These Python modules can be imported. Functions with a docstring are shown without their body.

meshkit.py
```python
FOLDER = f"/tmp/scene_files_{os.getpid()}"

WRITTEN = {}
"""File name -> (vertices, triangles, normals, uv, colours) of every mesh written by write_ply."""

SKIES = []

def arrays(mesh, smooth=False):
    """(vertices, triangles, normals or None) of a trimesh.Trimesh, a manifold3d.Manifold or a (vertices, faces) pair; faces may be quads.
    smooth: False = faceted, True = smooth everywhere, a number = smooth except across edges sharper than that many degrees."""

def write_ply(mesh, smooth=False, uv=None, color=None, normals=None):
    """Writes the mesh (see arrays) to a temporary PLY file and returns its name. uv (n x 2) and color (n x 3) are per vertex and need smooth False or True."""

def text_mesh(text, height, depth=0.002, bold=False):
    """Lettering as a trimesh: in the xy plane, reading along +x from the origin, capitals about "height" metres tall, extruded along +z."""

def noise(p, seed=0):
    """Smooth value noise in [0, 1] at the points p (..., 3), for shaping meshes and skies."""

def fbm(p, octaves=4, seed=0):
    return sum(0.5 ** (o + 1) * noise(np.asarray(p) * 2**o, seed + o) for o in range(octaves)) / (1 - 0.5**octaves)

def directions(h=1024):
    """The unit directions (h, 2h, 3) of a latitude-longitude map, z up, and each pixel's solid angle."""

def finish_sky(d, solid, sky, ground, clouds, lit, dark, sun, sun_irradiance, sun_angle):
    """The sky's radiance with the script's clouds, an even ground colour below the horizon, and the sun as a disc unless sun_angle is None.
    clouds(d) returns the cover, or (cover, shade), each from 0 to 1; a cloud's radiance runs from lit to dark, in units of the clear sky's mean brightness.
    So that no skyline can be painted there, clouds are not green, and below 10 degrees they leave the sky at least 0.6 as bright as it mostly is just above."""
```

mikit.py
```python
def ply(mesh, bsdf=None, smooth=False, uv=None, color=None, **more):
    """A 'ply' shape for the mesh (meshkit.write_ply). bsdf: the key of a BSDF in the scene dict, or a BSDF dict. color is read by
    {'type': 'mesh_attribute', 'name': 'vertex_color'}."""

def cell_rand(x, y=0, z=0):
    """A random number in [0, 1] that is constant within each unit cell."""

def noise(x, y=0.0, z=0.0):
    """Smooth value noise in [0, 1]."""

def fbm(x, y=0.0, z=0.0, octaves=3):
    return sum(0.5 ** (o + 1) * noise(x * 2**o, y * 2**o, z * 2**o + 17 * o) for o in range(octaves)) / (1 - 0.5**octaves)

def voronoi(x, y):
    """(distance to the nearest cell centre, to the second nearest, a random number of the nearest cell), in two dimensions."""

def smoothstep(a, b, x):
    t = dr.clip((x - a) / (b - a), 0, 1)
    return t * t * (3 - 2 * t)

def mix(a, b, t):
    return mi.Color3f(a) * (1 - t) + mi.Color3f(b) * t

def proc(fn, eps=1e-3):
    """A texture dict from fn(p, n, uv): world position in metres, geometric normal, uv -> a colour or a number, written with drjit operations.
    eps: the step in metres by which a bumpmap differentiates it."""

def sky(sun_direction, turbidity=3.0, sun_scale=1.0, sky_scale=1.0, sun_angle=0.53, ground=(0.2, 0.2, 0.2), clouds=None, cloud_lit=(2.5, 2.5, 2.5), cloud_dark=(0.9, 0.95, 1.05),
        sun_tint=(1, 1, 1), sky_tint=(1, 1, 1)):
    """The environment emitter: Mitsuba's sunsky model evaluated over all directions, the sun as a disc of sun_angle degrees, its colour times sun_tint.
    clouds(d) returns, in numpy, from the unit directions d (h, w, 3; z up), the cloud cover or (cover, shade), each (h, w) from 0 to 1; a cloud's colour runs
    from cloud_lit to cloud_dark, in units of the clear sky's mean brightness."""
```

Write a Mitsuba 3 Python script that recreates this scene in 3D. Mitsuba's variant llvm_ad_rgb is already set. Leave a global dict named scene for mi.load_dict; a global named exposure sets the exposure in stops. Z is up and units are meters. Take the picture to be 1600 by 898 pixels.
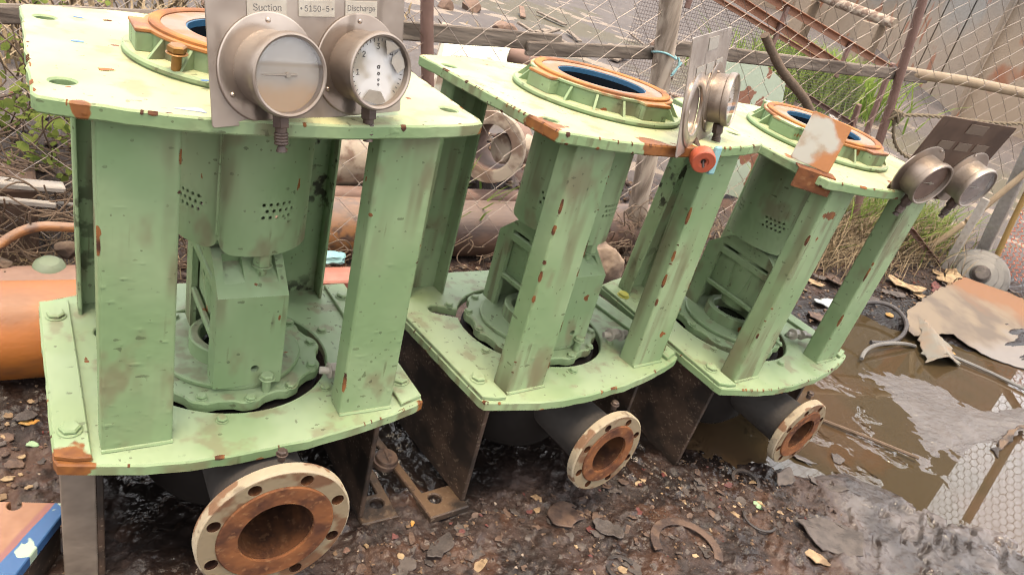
import math, random
import numpy as np, trimesh, shapely, shapely.geometry as sg, shapely.affinity as sa
import mitsuba as mi, drjit as dr
import mikit, meshkit
from mikit import proc, noise, fbm, smoothstep, mix, cell_rand

T = mi.ScalarTransform4f
rng = np.random.default_rng(7)
scene, labels = {}, {}

# ------------------------------------------------------------------ camera, sky, exposure
CAM = np.array([-0.11466, -1.11850, 1.32943])
FWD = np.array([0.5523, 0.7118, -0.4340])
UP = np.array([0.0392, 0.4979, 0.8664])
scene['camera'] = {'type': 'perspective', 'fov': 68.45, 'fov_axis': 'x', 'near_clip': 0.02, 'far_clip': 400.0,
                   'to_world': T().look_at(origin=CAM.tolist(), target=(CAM + FWD).tolist(), up=UP.tolist())}
scene['daylight'] = mikit.sky([-0.12, -0.16, 0.95], turbidity=4, sun_scale=0.30, sun_angle=22, clouds=lambda d: (1.0, 0.72 * (1 - np.clip(d[..., 2], 0, 1))),
                              cloud_lit=(2.5, 2.46, 2.44), ground=(0.12, 0.10, 0.09), sun_tint=(1.0, 0.93, 0.80))
exposure = 3.92

# ------------------------------------------------------------------ materials
def bsdf(key, d):
    scene['m_' + key] = d

def two(d):
    return {'type': 'twosided', 'bsdf': d}

ALB = 0.55     # all pigments below are written for a brighter paint; this takes them to real values
def pr(color, rough=0.6, metallic=0.0, spec=0.5, **k):
    col = proc(lambda p, n, uv: color(p, n, uv) * ALB) if callable(color) else {'type': 'rgb', 'value': [ALB * c for c in color]}
    r = proc(rough) if callable(rough) else float(rough)
    return {'type': 'principled', 'base_color': col, 'roughness': r, 'metallic': metallic, 'specular': spec, **k}

def bump(d, fn, scale, eps=1e-3):
    return {'type': 'bumpmap', 'bump': proc(fn, eps), 'scale': scale, 'nested': d}

C = mi.Color3f
RUST = (0.30, 0.115, 0.035)
RUST_SPOTS = [  # bare corners and edges of the paint: x, y, z, radius
    (0.747, 0.016, 0.975, 0.045), (0.715, 0.058, 0.985, 0.03), (0.975, -0.06, 0.985, 0.05), (1.07, -0.06, 0.985, 0.05),
    (-0.055, -0.012, 0.35, 0.045), (0.60, 0.02, 0.345, 0.03), (0.605, 0.01, 0.965, 0.02), (1.30, -0.07, 0.97, 0.035),
    (0.13, -0.07, 0.965, 0.012), (-0.03, -0.02, 0.965, 0.014), (1.80, -0.10, 0.95, 0.03), (1.53, 0.03, 0.935, 0.05)]

def blobs(p, spots, n):
    m = mi.Float(0)
    for x, y, z, r in spots:
        d = dr.sqrt(dr.square(p.x - x) + dr.square(p.y - y) + dr.square(p.z - z))
        m = dr.maximum(m, 1.0 - d / r + (n - 0.5) * 1.5)
    return smoothstep(0.0, 0.18, m)

def green_paint(p, n, uv):
    big = fbm(p.x * 5, p.y * 5, p.z * 5, 3)
    fine = fbm(p.x * 38, p.y * 38, p.z * 38, 3)
    c = mix((0.212, 0.312, 0.150), (0.300, 0.392, 0.212), smoothstep(0.3, 0.7, big))
    streak = fbm(p.x * 30, p.y * 30, p.z * 3.0 + 5, 3)
    vert = 1 - smoothstep(0.3, 0.8, dr.abs(n.z))
    c = mix(c, (0.165, 0.150, 0.082), 0.8 * vert * smoothstep(0.45, 0.70, streak) * smoothstep(0.38, 0.66, big))
    smear = fbm(p.x * 17 + 8, p.y * 17, p.z * 9, 4)
    c = mix(c, (0.20, 0.165, 0.095), 0.65 * vert * smoothstep(0.58, 0.76, smear))
    drip = fbm(p.x * 90, p.y * 90, p.z * 4.0 + 2, 2)
    c = mix(c, (0.10, 0.085, 0.045), 0.55 * vert * smoothstep(0.72, 0.82, drip) * smoothstep(0.45, 0.6, smear))
    up = smoothstep(0.6, 0.95, n.z)
    bleach = up * (0.35 + 0.65 * smoothstep(0.30, 0.62, fbm(p.x * 9 + 3, p.y * 9, 0.0, 4)))
    c = mix(c, mix((0.350, 0.440, 0.275), (0.52, 0.505, 0.290), smoothstep(0.7, 0.9, p.z)), bleach * 0.85)   # the upper plates have stood in the sun
    dirt = up * smoothstep(0.55, 0.75, fbm(p.x * 22, p.y * 22 + 9, 2.0, 4))
    c = mix(c, (0.23, 0.185, 0.115), 0.55 * dirt)
    speck = smoothstep(0.80, 0.86, noise(p.x * 120, p.y * 120, p.z * 120)) * smoothstep(0.45, 0.6, fine)
    c = mix(c, (0.06, 0.06, 0.03), 0.55 * speck)
    chip = smoothstep(0.785, 0.795, fbm(p.x * 24 + 4, p.y * 24, p.z * 15, 4))
    chip = dr.maximum(chip, blobs(p, RUST_SPOTS, fine))
    rust = mix((0.11, 0.040, 0.020), (0.34, 0.135, 0.035), fbm(p.x * 60, p.y * 60, p.z * 60, 3))
    return mix(c, rust, chip)

def tiny_bumps(p, n, uv):
    return fbm(p.x * 75, p.y * 75, p.z * 75, 3) + 0.8 * smoothstep(0.86, 0.93, noise(p.x * 75, p.y * 75, p.z * 75))

bsdf('green', two(bump(pr(green_paint, 0.5, spec=0.20), tiny_bumps, 0.0009)))

def stained_green(p, n, uv):   # the mould-spotted rear channels
    c = green_paint(p, n, uv)
    m = smoothstep(0.55, 0.66, fbm(p.x * 34, p.y * 34, p.z * 26, 4)) * smoothstep(0.40, 0.62, fbm(p.x * 4, p.y * 4, p.z * 4 + 3, 2))
    return mix(c, (0.025, 0.022, 0.012), 0.92 * m)
bsdf('green_stained', two(bump(pr(stained_green, 0.52, spec=0.2), tiny_bumps, 0.0009)))

def rust_col(p, n, uv):
    f = fbm(p.x * 26, p.y * 26, p.z * 26, 4)
    g = fbm(p.x * 120, p.y * 120, p.z * 120, 2)
    return mix(mix((0.070, 0.026, 0.014), (0.215, 0.080, 0.028), smoothstep(0.25, 0.72, f)), (0.30, 0.15, 0.07), 0.5 * smoothstep(0.6, 0.8, g))
def grain(p, n, uv):
    return fbm(p.x * 130, p.y * 130, p.z * 130, 3)
bsdf('rust', two(bump(pr(rust_col, 0.85, spec=0.25), grain, 0.0012, 5e-4)))

def rim_col(p, n, uv):
    f = fbm(p.x * 20, p.y * 20, p.z * 20, 3)
    return mix((0.43, 0.165, 0.035), (0.22, 0.085, 0.03), smoothstep(0.35, 0.7, f))
bsdf('orange_rust', two(bump(pr(rim_col, 0.7, spec=0.3), grain, 0.0008, 5e-4)))

def dark_steel(p, n, uv):
    f = fbm(p.x * 14, p.y * 14, p.z * 14, 4)
    c = mix((0.020, 0.013, 0.009), (0.085, 0.050, 0.032), smoothstep(0.3, 0.75, f))
    spat = smoothstep(0.74, 0.82, noise(p.x * 170, p.y * 170, p.z * 170))
    c = mix(c, (0.26, 0.19, 0.13), 0.5 * spat * smoothstep(0.35, 0.6, f))
    return mix(c, (0.16, 0.095, 0.05), smoothstep(0.6, 0.95, n.z) * smoothstep(0.4, 0.6, f) * 0.7)
bsdf('dark_steel', two(bump(pr(dark_steel, 0.6, spec=0.4), grain, 0.001, 5e-4)))

def cream_col(p, n, uv):
    f = fbm(p.x * 24, p.y * 24, p.z * 24, 4)
    c = mix((0.34, 0.275, 0.185), (0.50, 0.42, 0.30), f)
    c = mix(c, (0.14, 0.10, 0.065), 0.7 * smoothstep(0.55, 0.72, fbm(p.x * 34, p.y * 34 + 3, p.z * 34, 4)))
    return mix(c, (0.19, 0.085, 0.04), smoothstep(0.60, 0.65, fbm(p.x * 17 + 2, p.y * 17, p.z * 17, 4)) * 0.85)
bsdf('cream', two(bump(pr(cream_col, 0.7, spec=0.3), grain, 0.001, 5e-4)))

def steel_col(p, n, uv):
    f = fbm(p.x * 11, p.y * 11, p.z * 11, 4)
    c = mix((0.50, 0.42, 0.355), (0.31, 0.245, 0.20), smoothstep(0.35, 0.7, f))
    return mix(c, (0.17, 0.13, 0.10), 0.6 * smoothstep(0.60, 0.78, fbm(p.x * 40, p.y * 40, p.z * 12, 3)))
bsdf('stainless', two(pr(steel_col, lambda p, n, uv: 0.30 + 0.25 * fbm(p.x * 30, p.y * 30, p.z * 30, 2), metallic=0.72, spec=0.5)))
def steel2(p, n, uv):
    return steel_col(p, n, uv) * 1.35
bsdf('polished', two(pr(steel2, 0.24, metallic=0.85, spec=0.5)))
bsdf('fitting', two(pr(lambda p, n, uv: mix((0.05, 0.035, 0.03), (0.15, 0.095, 0.07), fbm(p.x * 60, p.y * 60, p.z * 60, 3)), 0.5, metallic=0.4)))
bsdf('blue', two(pr(lambda p, n, uv: mix((0.010, 0.075, 0.16), (0.02, 0.11, 0.22), fbm(p.x * 20, p.y * 20, p.z * 20, 3)), 0.5)))
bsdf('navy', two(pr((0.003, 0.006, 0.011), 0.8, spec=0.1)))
bsdf('pale_plate', two(pr(lambda p, n, uv: mix((0.50, 0.46, 0.39), (0.36, 0.31, 0.25), fbm(p.x * 70, p.y * 70, p.z * 70, 3)), 0.5)))
bsdf('ink', two(pr((0.045, 0.04, 0.038), 0.7)))
bsdf('dial_white', two(pr(lambda p, n, uv: mix((0.62, 0.60, 0.58), (0.34, 0.29, 0.22), smoothstep(0.45, 0.75, fbm(p.x * 25, p.y * 25, p.z * 25, 3))), 0.6)))
bsdf('dial_fluid', two(pr(lambda p, n, uv: mix((0.34, 0.215, 0.11), (0.30, 0.255, 0.205), smoothstep(-0.014, 0.014, p.z - 1.046 + 0.01 * fbm(p.x * 30, 0.0, 0.0, 2))), 0.35)))
bsdf('dial_brown', two(pr(lambda p, n, uv: mix((0.085, 0.045, 0.03), (0.17, 0.10, 0.07), fbm(p.x * 45, p.y * 45, p.z * 45, 3)), 0.6)))
bsdf('glass', {'type': 'thindielectric', 'int_ior': 1.5})
bsdf('red_plastic', two(pr(lambda p, n, uv: mix((0.50, 0.085, 0.03), (0.38, 0.09, 0.045), fbm(p.x * 60, p.y * 60, p.z * 60, 3)), 0.5)))
bsdf('cyan_tape', two(pr((0.22, 0.42, 0.44), 0.6)))
bsdf('brass', two(pr(lambda p, n, uv: mix((0.40, 0.20, 0.05), (0.22, 0.10, 0.03), fbm(p.x * 90, p.y * 90, p.z * 90, 2)), 0.45, metallic=0.5)))
bsdf('yellow_green', two(pr((0.40, 0.40, 0.07), 0.6)))
def sign_rust(p, n, uv):
    d = fbm(p.x * 26, p.y * 26, p.z * 26, 4) - 0.5
    r = dr.sqrt(dr.square(p.x - 1.493) + dr.square(p.y + 0.005) + dr.square(p.z - 1.028))
    return mix(mix((0.40, 0.385, 0.33), (0.30, 0.22, 0.14), smoothstep(0.0, 0.3, d)), (0.36, 0.135, 0.03), smoothstep(0.052, 0.068, r + 0.05 * d))
bsdf('sign_rust', two(pr(sign_rust, 0.6)))
bsdf('flange_face', two(bump(pr(lambda p, n, uv: mix((0.24, 0.185, 0.115), (0.15, 0.075, 0.038), smoothstep(0.50, 0.66, fbm(p.x * 20, p.y * 20, p.z * 20, 4))), 0.75, spec=0.3), grain, 0.0012)))
bsdf('black_oil', two(pr((0.006, 0.005, 0.005), 0.12, spec=0.6)))
bsdf('rubber', two(pr(lambda p, n, uv: mix((0.020, 0.016, 0.015), (0.07, 0.055, 0.05), fbm(p.x * 50, p.y * 50, p.z * 50, 3)), 0.5)))

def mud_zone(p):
    """(oily black plus painted shade, silty grey) weights of the mud: spills, silt, ground under the pumps"""
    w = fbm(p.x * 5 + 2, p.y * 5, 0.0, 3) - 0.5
    oil_shade = smoothstep(1.30, 1.75, p.x + w) * smoothstep(-0.20, -0.06, p.y + 0.35 * w + 0.05) * (1 - smoothstep(0.7, 1.0, p.y))
    oil_shade = dr.maximum(oil_shade, smoothstep(0.02, 0.10, p.x) * smoothstep(-0.02, 0.10, p.y + 0.2 * w) * (1 - smoothstep(0.5, 0.7, p.y)))  # pump footprints blackened too: underside shade painted into the mud colour
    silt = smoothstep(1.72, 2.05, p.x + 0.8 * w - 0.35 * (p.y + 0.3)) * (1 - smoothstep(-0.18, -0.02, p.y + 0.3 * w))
    return oil_shade * (1 - silt), silt

def mud(p, n, uv):
    oil_shade, silt = mud_zone(p)
    f = fbm(p.x * 9, p.y * 9, 0.0, 4)
    g = fbm(p.x * 60, p.y * 60, p.z * 60, 3)
    c = mix((0.017, 0.0098, 0.0080), (0.060, 0.0355, 0.0285), smoothstep(0.3, 0.72, 0.55 * f + 0.45 * g))
    c = mix(c, (0.14, 0.065, 0.035), 0.35 * smoothstep(0.58, 0.75, fbm(p.x * 14 + 7, p.y * 14, 0.0, 3)))
    grit = smoothstep(0.80, 0.87, noise(p.x * 210, p.y * 210, p.z * 210))
    c = mix(c, (0.15, 0.105, 0.08), 0.6 * grit * smoothstep(0.4, 0.65, g))
    c = mix(c, mix((0.060, 0.050, 0.047), (0.135, 0.115, 0.108), smoothstep(0.35, 0.65, f)), silt * (0.35 + 0.65 * smoothstep(0.28, 0.5, g)))
    c = mix(c, (0.010, 0.008, 0.0075), oil_shade * 0.9)
    yard = smoothstep(1.9, 2.6, p.y + 0.5 * (f - 0.5)) 
    yard = dr.maximum(yard, smoothstep(5.6, 6.4, p.x))
    wet = smoothstep(0.52, 0.62, fbm(p.x * 0.55, p.y * 0.55, 4.0, 4))
    asphalt = mix((0.066, 0.052, 0.047), (0.098, 0.078, 0.071), fbm(p.x * 3, p.y * 3, 0.0, 4))
    asphalt = mix(asphalt, (0.075, 0.062, 0.030), 0.8 * wet * (1 - smoothstep(9.0, 12.0, p.x)))
    litter = smoothstep(0.66, 0.70, fbm(p.x * 3.1, p.y * 3.1, 8.0, 3))
    asphalt = mix(asphalt, (0.28, 0.22, 0.17), 0.7 * litter * (1 - smoothstep(8.0, 14.0, p.x)))
    return mix(c, asphalt, yard)

def mud_rough(p, n, uv):
    oil_shade, silt = mud_zone(p)
    f = fbm(p.x * 30, p.y * 30, p.z * 30, 3)
    wet = smoothstep(0.50, 0.60, fbm(p.x * 16 + 5, p.y * 16, 0.0, 3)) * (1 - smoothstep(1.5, 2.0, p.y))
    return dr.clip(0.68 - 0.44 * oil_shade - 0.32 * silt - 0.20 * wet + 0.35 * (f - 0.5), 0.13, 0.95)

def mud_bump(p, n, uv):
    return fbm(p.x * 80, p.y * 80, p.z * 80, 4)
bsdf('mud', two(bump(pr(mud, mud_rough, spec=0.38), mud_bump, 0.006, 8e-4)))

def ripples(p, n, uv):   # trembling oily film near the pumps
    m = smoothstep(0.54, 0.66, fbm(p.x * 9, p.y * 9, 3.0, 3)) * (1 - smoothstep(2.45, 2.75, p.x - 0.5 * p.y))
    return m * fbm(p.x * 38, p.y * 38, 0.0, 3)
bsdf('water', two(bump({'type': 'plastic', 'int_ior': 1.55, 'nonlinear': False, 'diffuse_reflectance': proc(
    lambda p, n, uv: mix((0.043, 0.027, 0.0150), (0.034, 0.0245, 0.0130), smoothstep(0.35, 0.65, fbm(p.x * 3, p.y * 3, 0.0, 3))))}, ripples, 0.010)))
bsdf('yard_water', two(pr((0.05, 0.045, 0.02), 0.08, spec=0.5)))

def wood_col(p, n, uv):
    f = fbm(p.x * 7, p.y * 40, p.z * 40, 4)
    return mix((0.115, 0.088, 0.070), (0.27, 0.22, 0.18), smoothstep(0.25, 0.75, f))
bsdf('wood', two(bump(pr(wood_col, 0.85, spec=0.2), lambda p, n, uv: fbm(p.x * 9, p.y * 90, p.z * 90, 3), 0.004)))
def post_col(p, n, uv):
    f = fbm(p.x * 55, p.y * 55, p.z * 5, 4)
    return mix((0.22, 0.165, 0.125), (0.50, 0.41, 0.33), smoothstep(0.25, 0.75, f))
bsdf('post_wood', two(bump(pr(post_col, 0.85, spec=0.2), lambda p, n, uv: fbm(p.x * 70, p.y * 70, p.z * 5, 3), 0.006)))
bsdf('bamboo', two(pr(lambda p, n, uv: mix((0.24, 0.165, 0.095), (0.40, 0.30, 0.19), fbm(p.x * 20, p.y * 20, p.z * 20, 3)), 0.6)))
bsdf('bark', two(pr(lambda p, n, uv: mix((0.07, 0.045, 0.028), (0.19, 0.125, 0.08), fbm(p.x * 40, p.y * 40, p.z * 40, 3)), 0.85)))
bsdf('brown_steel', two(bump(pr(lambda p, n, uv: mix((0.13, 0.065, 0.048), (0.24, 0.135, 0.105), fbm(p.x * 18, p.y * 18, p.z * 18, 4)), 0.7), grain, 0.001)))
bsdf('wire', two(pr(lambda p, n, uv: mix((0.34, 0.28, 0.24), (0.15, 0.10, 0.07), smoothstep(0.45, 0.68, fbm(p.x * 4, p.y * 4, p.z * 4, 3))), 0.5, metallic=0.3)))
bsdf('hex_wire', two(pr((0.10, 0.095, 0.095), 0.5, metallic=0.3)))
bsdf('orange_net', two(pr((0.62, 0.14, 0.06), 0.55)))
bsdf('rope', two(pr((0.20, 0.155, 0.10), 0.9)))

def orange_pipe(p, n, uv):
    f = fbm(p.x * 8, p.y * 14, p.z * 14, 4)
    c = mix((0.42, 0.135, 0.018), (0.24, 0.085, 0.022), smoothstep(0.3, 0.7, f))
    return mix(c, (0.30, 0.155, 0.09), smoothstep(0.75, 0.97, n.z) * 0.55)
bsdf('orange_pipe', two(bump(pr(orange_pipe, 0.55), grain, 0.0008)))
def pipe_col(p, n, uv):
    f = fbm(p.x * 7, p.y * 12, p.z * 12, 4)
    c = mix((0.075, 0.046, 0.038), (0.17, 0.095, 0.062), smoothstep(0.3, 0.7, f))
    c = mix(c, (0.33, 0.15, 0.055), (1 - smoothstep(0.95, 1.25, p.x)) * smoothstep(0.3, 0.55, fbm(p.x * 30, p.y * 30, p.z * 30, 3)))
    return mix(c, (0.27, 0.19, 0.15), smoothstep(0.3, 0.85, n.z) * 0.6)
bsdf('brown_pipe', two(bump(pr(pipe_col, 0.6), grain, 0.0012)))
bsdf('pink_pipe', two(bump(pr(lambda p, n, uv: mix((0.22, 0.125, 0.092), (0.36, 0.235, 0.185), fbm(p.x * 12, p.y * 12, p.z * 12, 4)), 0.75), grain, 0.001)))
bsdf('dusty_cream', two(bump(pr(lambda p, n, uv: mix((0.42, 0.34, 0.26), (0.20, 0.125, 0.085), smoothstep(0.42, 0.62, fbm(p.x * 14, p.y * 14, p.z * 14, 4))), 0.75), grain, 0.001)))
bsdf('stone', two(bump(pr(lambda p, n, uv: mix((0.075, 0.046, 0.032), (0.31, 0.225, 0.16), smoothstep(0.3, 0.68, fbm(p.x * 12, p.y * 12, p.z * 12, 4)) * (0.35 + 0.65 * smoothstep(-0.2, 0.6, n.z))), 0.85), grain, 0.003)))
bsdf('brown_box', two(bump(pr(lambda p, n, uv: mix((0.10, 0.06, 0.042), (0.26, 0.155, 0.105), fbm(p.x * 12, p.y * 12, p.z * 12, 4)), 0.8), grain, 0.001)))
bsdf('grey_board', two(pr(lambda p, n, uv: mix((0.26, 0.225, 0.195), (0.45, 0.41, 0.37), fbm(p.x * 8, p.y * 50, p.z * 50, 4)), 0.8)))
def mint(p, n, uv):
    return mix((0.40, 0.47, 0.36), (0.23, 0.09, 0.045), smoothstep(0.545, 0.57, fbm(p.x * 6, p.y * 6 + 3, p.z * 6, 4)))
bsdf('mint_rust', two(pr(mint, 0.6)))
bsdf('white_sheet', two(pr(lambda p, n, uv: mix((0.62, 0.60, 0.48), (0.34, 0.25, 0.18), smoothstep(0.52, 0.6, fbm(p.x * 4, p.y * 4, p.z * 4, 4))), 0.7)))

def wall_col(p, n, uv):
    f = fbm(p.x * 0.5, p.y * 0.5, p.z * 0.5, 4)
    c = mix((0.155, 0.138, 0.12), (0.235, 0.215, 0.19), smoothstep(0.3, 0.7, f))
    c = mix(c, (0.34, 0.245, 0.165), 0.75 * (1 - smoothstep(1.2, 2.6, p.z + 2.0 * (f - 0.5))))
    return mix(c, (0.26, 0.09, 0.035), 0.9 * smoothstep(0.64, 0.70, fbm(p.x * 1.3 + 5, p.y * 1.3, p.z * 0.8, 4)))
bsdf('wall_sheet', two(pr(wall_col, 0.65)))
bsdf('leaf', ({'type': 'principledthin', 'base_color': proc(lambda p, n, uv: mix((0.07, 0.115, 0.028), (0.20, 0.22, 0.06), fbm(p.x * 22, p.y * 22, p.z * 22, 2))), 'roughness': 0.5, 'diff_trans': 0.7}))
bsdf('grass', {'type': 'principledthin', 'base_color': proc(lambda p, n, uv: mix((0.075, 0.135, 0.025), (0.19, 0.235, 0.06), noise(p.x * 30, p.y * 30, p.z * 9))), 'roughness': 0.5, 'diff_trans': 0.7})
bsdf('straw', two(pr(lambda p, n, uv: mix((0.13, 0.085, 0.05), (0.36, 0.27, 0.15), noise(p.x * 40, p.y * 40, p.z * 15)), 0.85)))
def chips(p, n, uv):
    r = cell_rand(p.x * 70, p.y * 70, 3)
    c = mix((0.19, 0.125, 0.08), (0.055, 0.037, 0.031), smoothstep(0.2, 0.25, r))
    c = mix(c, (0.10, 0.078, 0.068), smoothstep(0.55, 0.56, r))
    c = mix(c, (0.12, 0.035, 0.03), smoothstep(0.945, 0.95, r))
    return mix(c, (0.36, 0.29, 0.23), smoothstep(0.965, 0.97, r))
bsdf('grit', two(pr(chips, 0.9, spec=0.15)))
def var(a, b, s=40):
    return two(bump(pr(lambda p, n, uv: mix(a, b, smoothstep(0.3, 0.7, fbm(p.x * s, p.y * s, p.z * s, 4))), 0.7), grain, 0.001, 5e-4))
bsdf('flake_tan', var((0.20, 0.125, 0.065), (0.42, 0.30, 0.17)))
bsdf('flake_grey', var((0.050, 0.038, 0.033), (0.100, 0.079, 0.069)))
bsdf('flake_brown', var((0.055, 0.031, 0.023), (0.14, 0.083, 0.055)))
bsdf('bent_tan', var((0.17, 0.155, 0.125), (0.20, 0.135, 0.085), 12))
bsdf('flake_orange', var((0.50, 0.22, 0.03), (0.42, 0.27, 0.09), 60))
bsdf('flake_red', var((0.15, 0.040, 0.034), (0.09, 0.030, 0.027)))
bsdf('flake_mint', var((0.27, 0.45, 0.24), (0.36, 0.50, 0.30)))
bsdf('flake_white', var((0.46, 0.50, 0.48), (0.34, 0.36, 0.38)))
def sheet_col(p, n, uv):
    f = fbm(p.x * 6, p.y * 6, 0.0, 4)
    c = mix((0.185, 0.140, 0.095), (0.11, 0.083, 0.062), smoothstep(0.35, 0.65, f))
    c = mix(c, (0.20, 0.090, 0.036), smoothstep(4.50, 4.85, p.x + 0.9 * (p.y - 0.35) + 0.5 * (f - 0.5)))
    return mix(c, (0.19, 0.17, 0.16), 1 - smoothstep(0.14, 0.34, p.y + 0.3 * (f - 0.5)))
bsdf('rust_sheet', two(bump(pr(sheet_col, 0.7), grain, 0.001)))
bsdf('silt_sheet', two(bump(pr(lambda p, n, uv: mix((0.075, 0.061, 0.054), (0.125, 0.105, 0.095), fbm(p.x * 12, p.y * 12, 0.0, 4)), 0.38), lambda p, n, uv: fbm(p.x * 60, p.y * 60, 0.0, 4), 0.006)))
def corner_col(p, n, uv):
    f = fbm(p.x * 40, p.y * 40, 0.0, 3)
    s = p.x - 0.72 * (p.y - 0.142) + 0.004 * (f - 0.5)      # distance from the painted right edge
    c = mix((0.27, 0.12, 0.06), (0.36, 0.19, 0.11), f)
    c = mix(c, (0.25, 0.10, 0.09), smoothstep(-0.085, -0.075, s))
    c = mix(c, (0.035, 0.105, 0.26), smoothstep(-0.066, -0.064, s))
    return mix(c, (0.40, 0.50, 0.38), smoothstep(0.60, 0.63, fbm(p.x * 26, p.y * 26, 4.0, 3)) * smoothstep(-0.062, -0.055, s))
bsdf('corner_paint', two(pr(corner_col, 0.5)))
bsdf('hub_grey', two(pr(lambda p, n, uv: mix((0.085, 0.078, 0.072), (0.20, 0.185, 0.165), fbm(p.x * 18, p.y * 18, p.z * 18, 3)), 0.55)))
bsdf('green_lid', two(pr((0.20, 0.25, 0.17), 0.6)))
bsdf('casing_dark', two(pr((0.016, 0.012, 0.010), 0.7, spec=0.2)))
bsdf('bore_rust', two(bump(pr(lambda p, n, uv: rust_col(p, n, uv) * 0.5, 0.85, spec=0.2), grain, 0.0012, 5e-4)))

# ------------------------------------------------------------------ mesh helpers
cat = trimesh.util.concatenate
def Rz(a): return trimesh.transformations.rotation_matrix(a, [0, 0, 1])
def Rx(a): return trimesh.transformations.rotation_matrix(a, [1, 0, 0])
def Ry(a): return trimesh.transformations.rotation_matrix(a, [0, 1, 0])
def Tr(x, y, z):
    m = np.eye(4); m[:3, 3] = (x, y, z); return m
def moved(mesh, *ms):
    m = mesh.copy()
    for t in ms: m.apply_transform(t)
    return m
def box(x0, x1, y0, y1, z0, z1, b=0.0):
    if b <= 0:
        m = trimesh.creation.box((x1 - x0, y1 - y0, z1 - z0)); m.apply_translation(((x0 + x1) / 2, (y0 + y1) / 2, (z0 + z1) / 2)); return m
    pts = []
    for sx in (0, 1):
        for sy in (0, 1):
            for sz in (0, 1):
                c = np.array([(x0, x1)[sx], (y0, y1)[sy], (z0, z1)[sz]]); d = np.array([1 - 2 * sx, 1 - 2 * sy, 1 - 2 * sz]) * b
                for k in range(3):
                    q = c.copy(); 
                    for j in range(3):
                        if j != k: q[j] += d[j]
                    pts.append(q)
    return trimesh.convex.convex_hull(np.array(pts))
def hull(pts): return trimesh.convex.convex_hull(np.asarray(pts, float))
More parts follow.
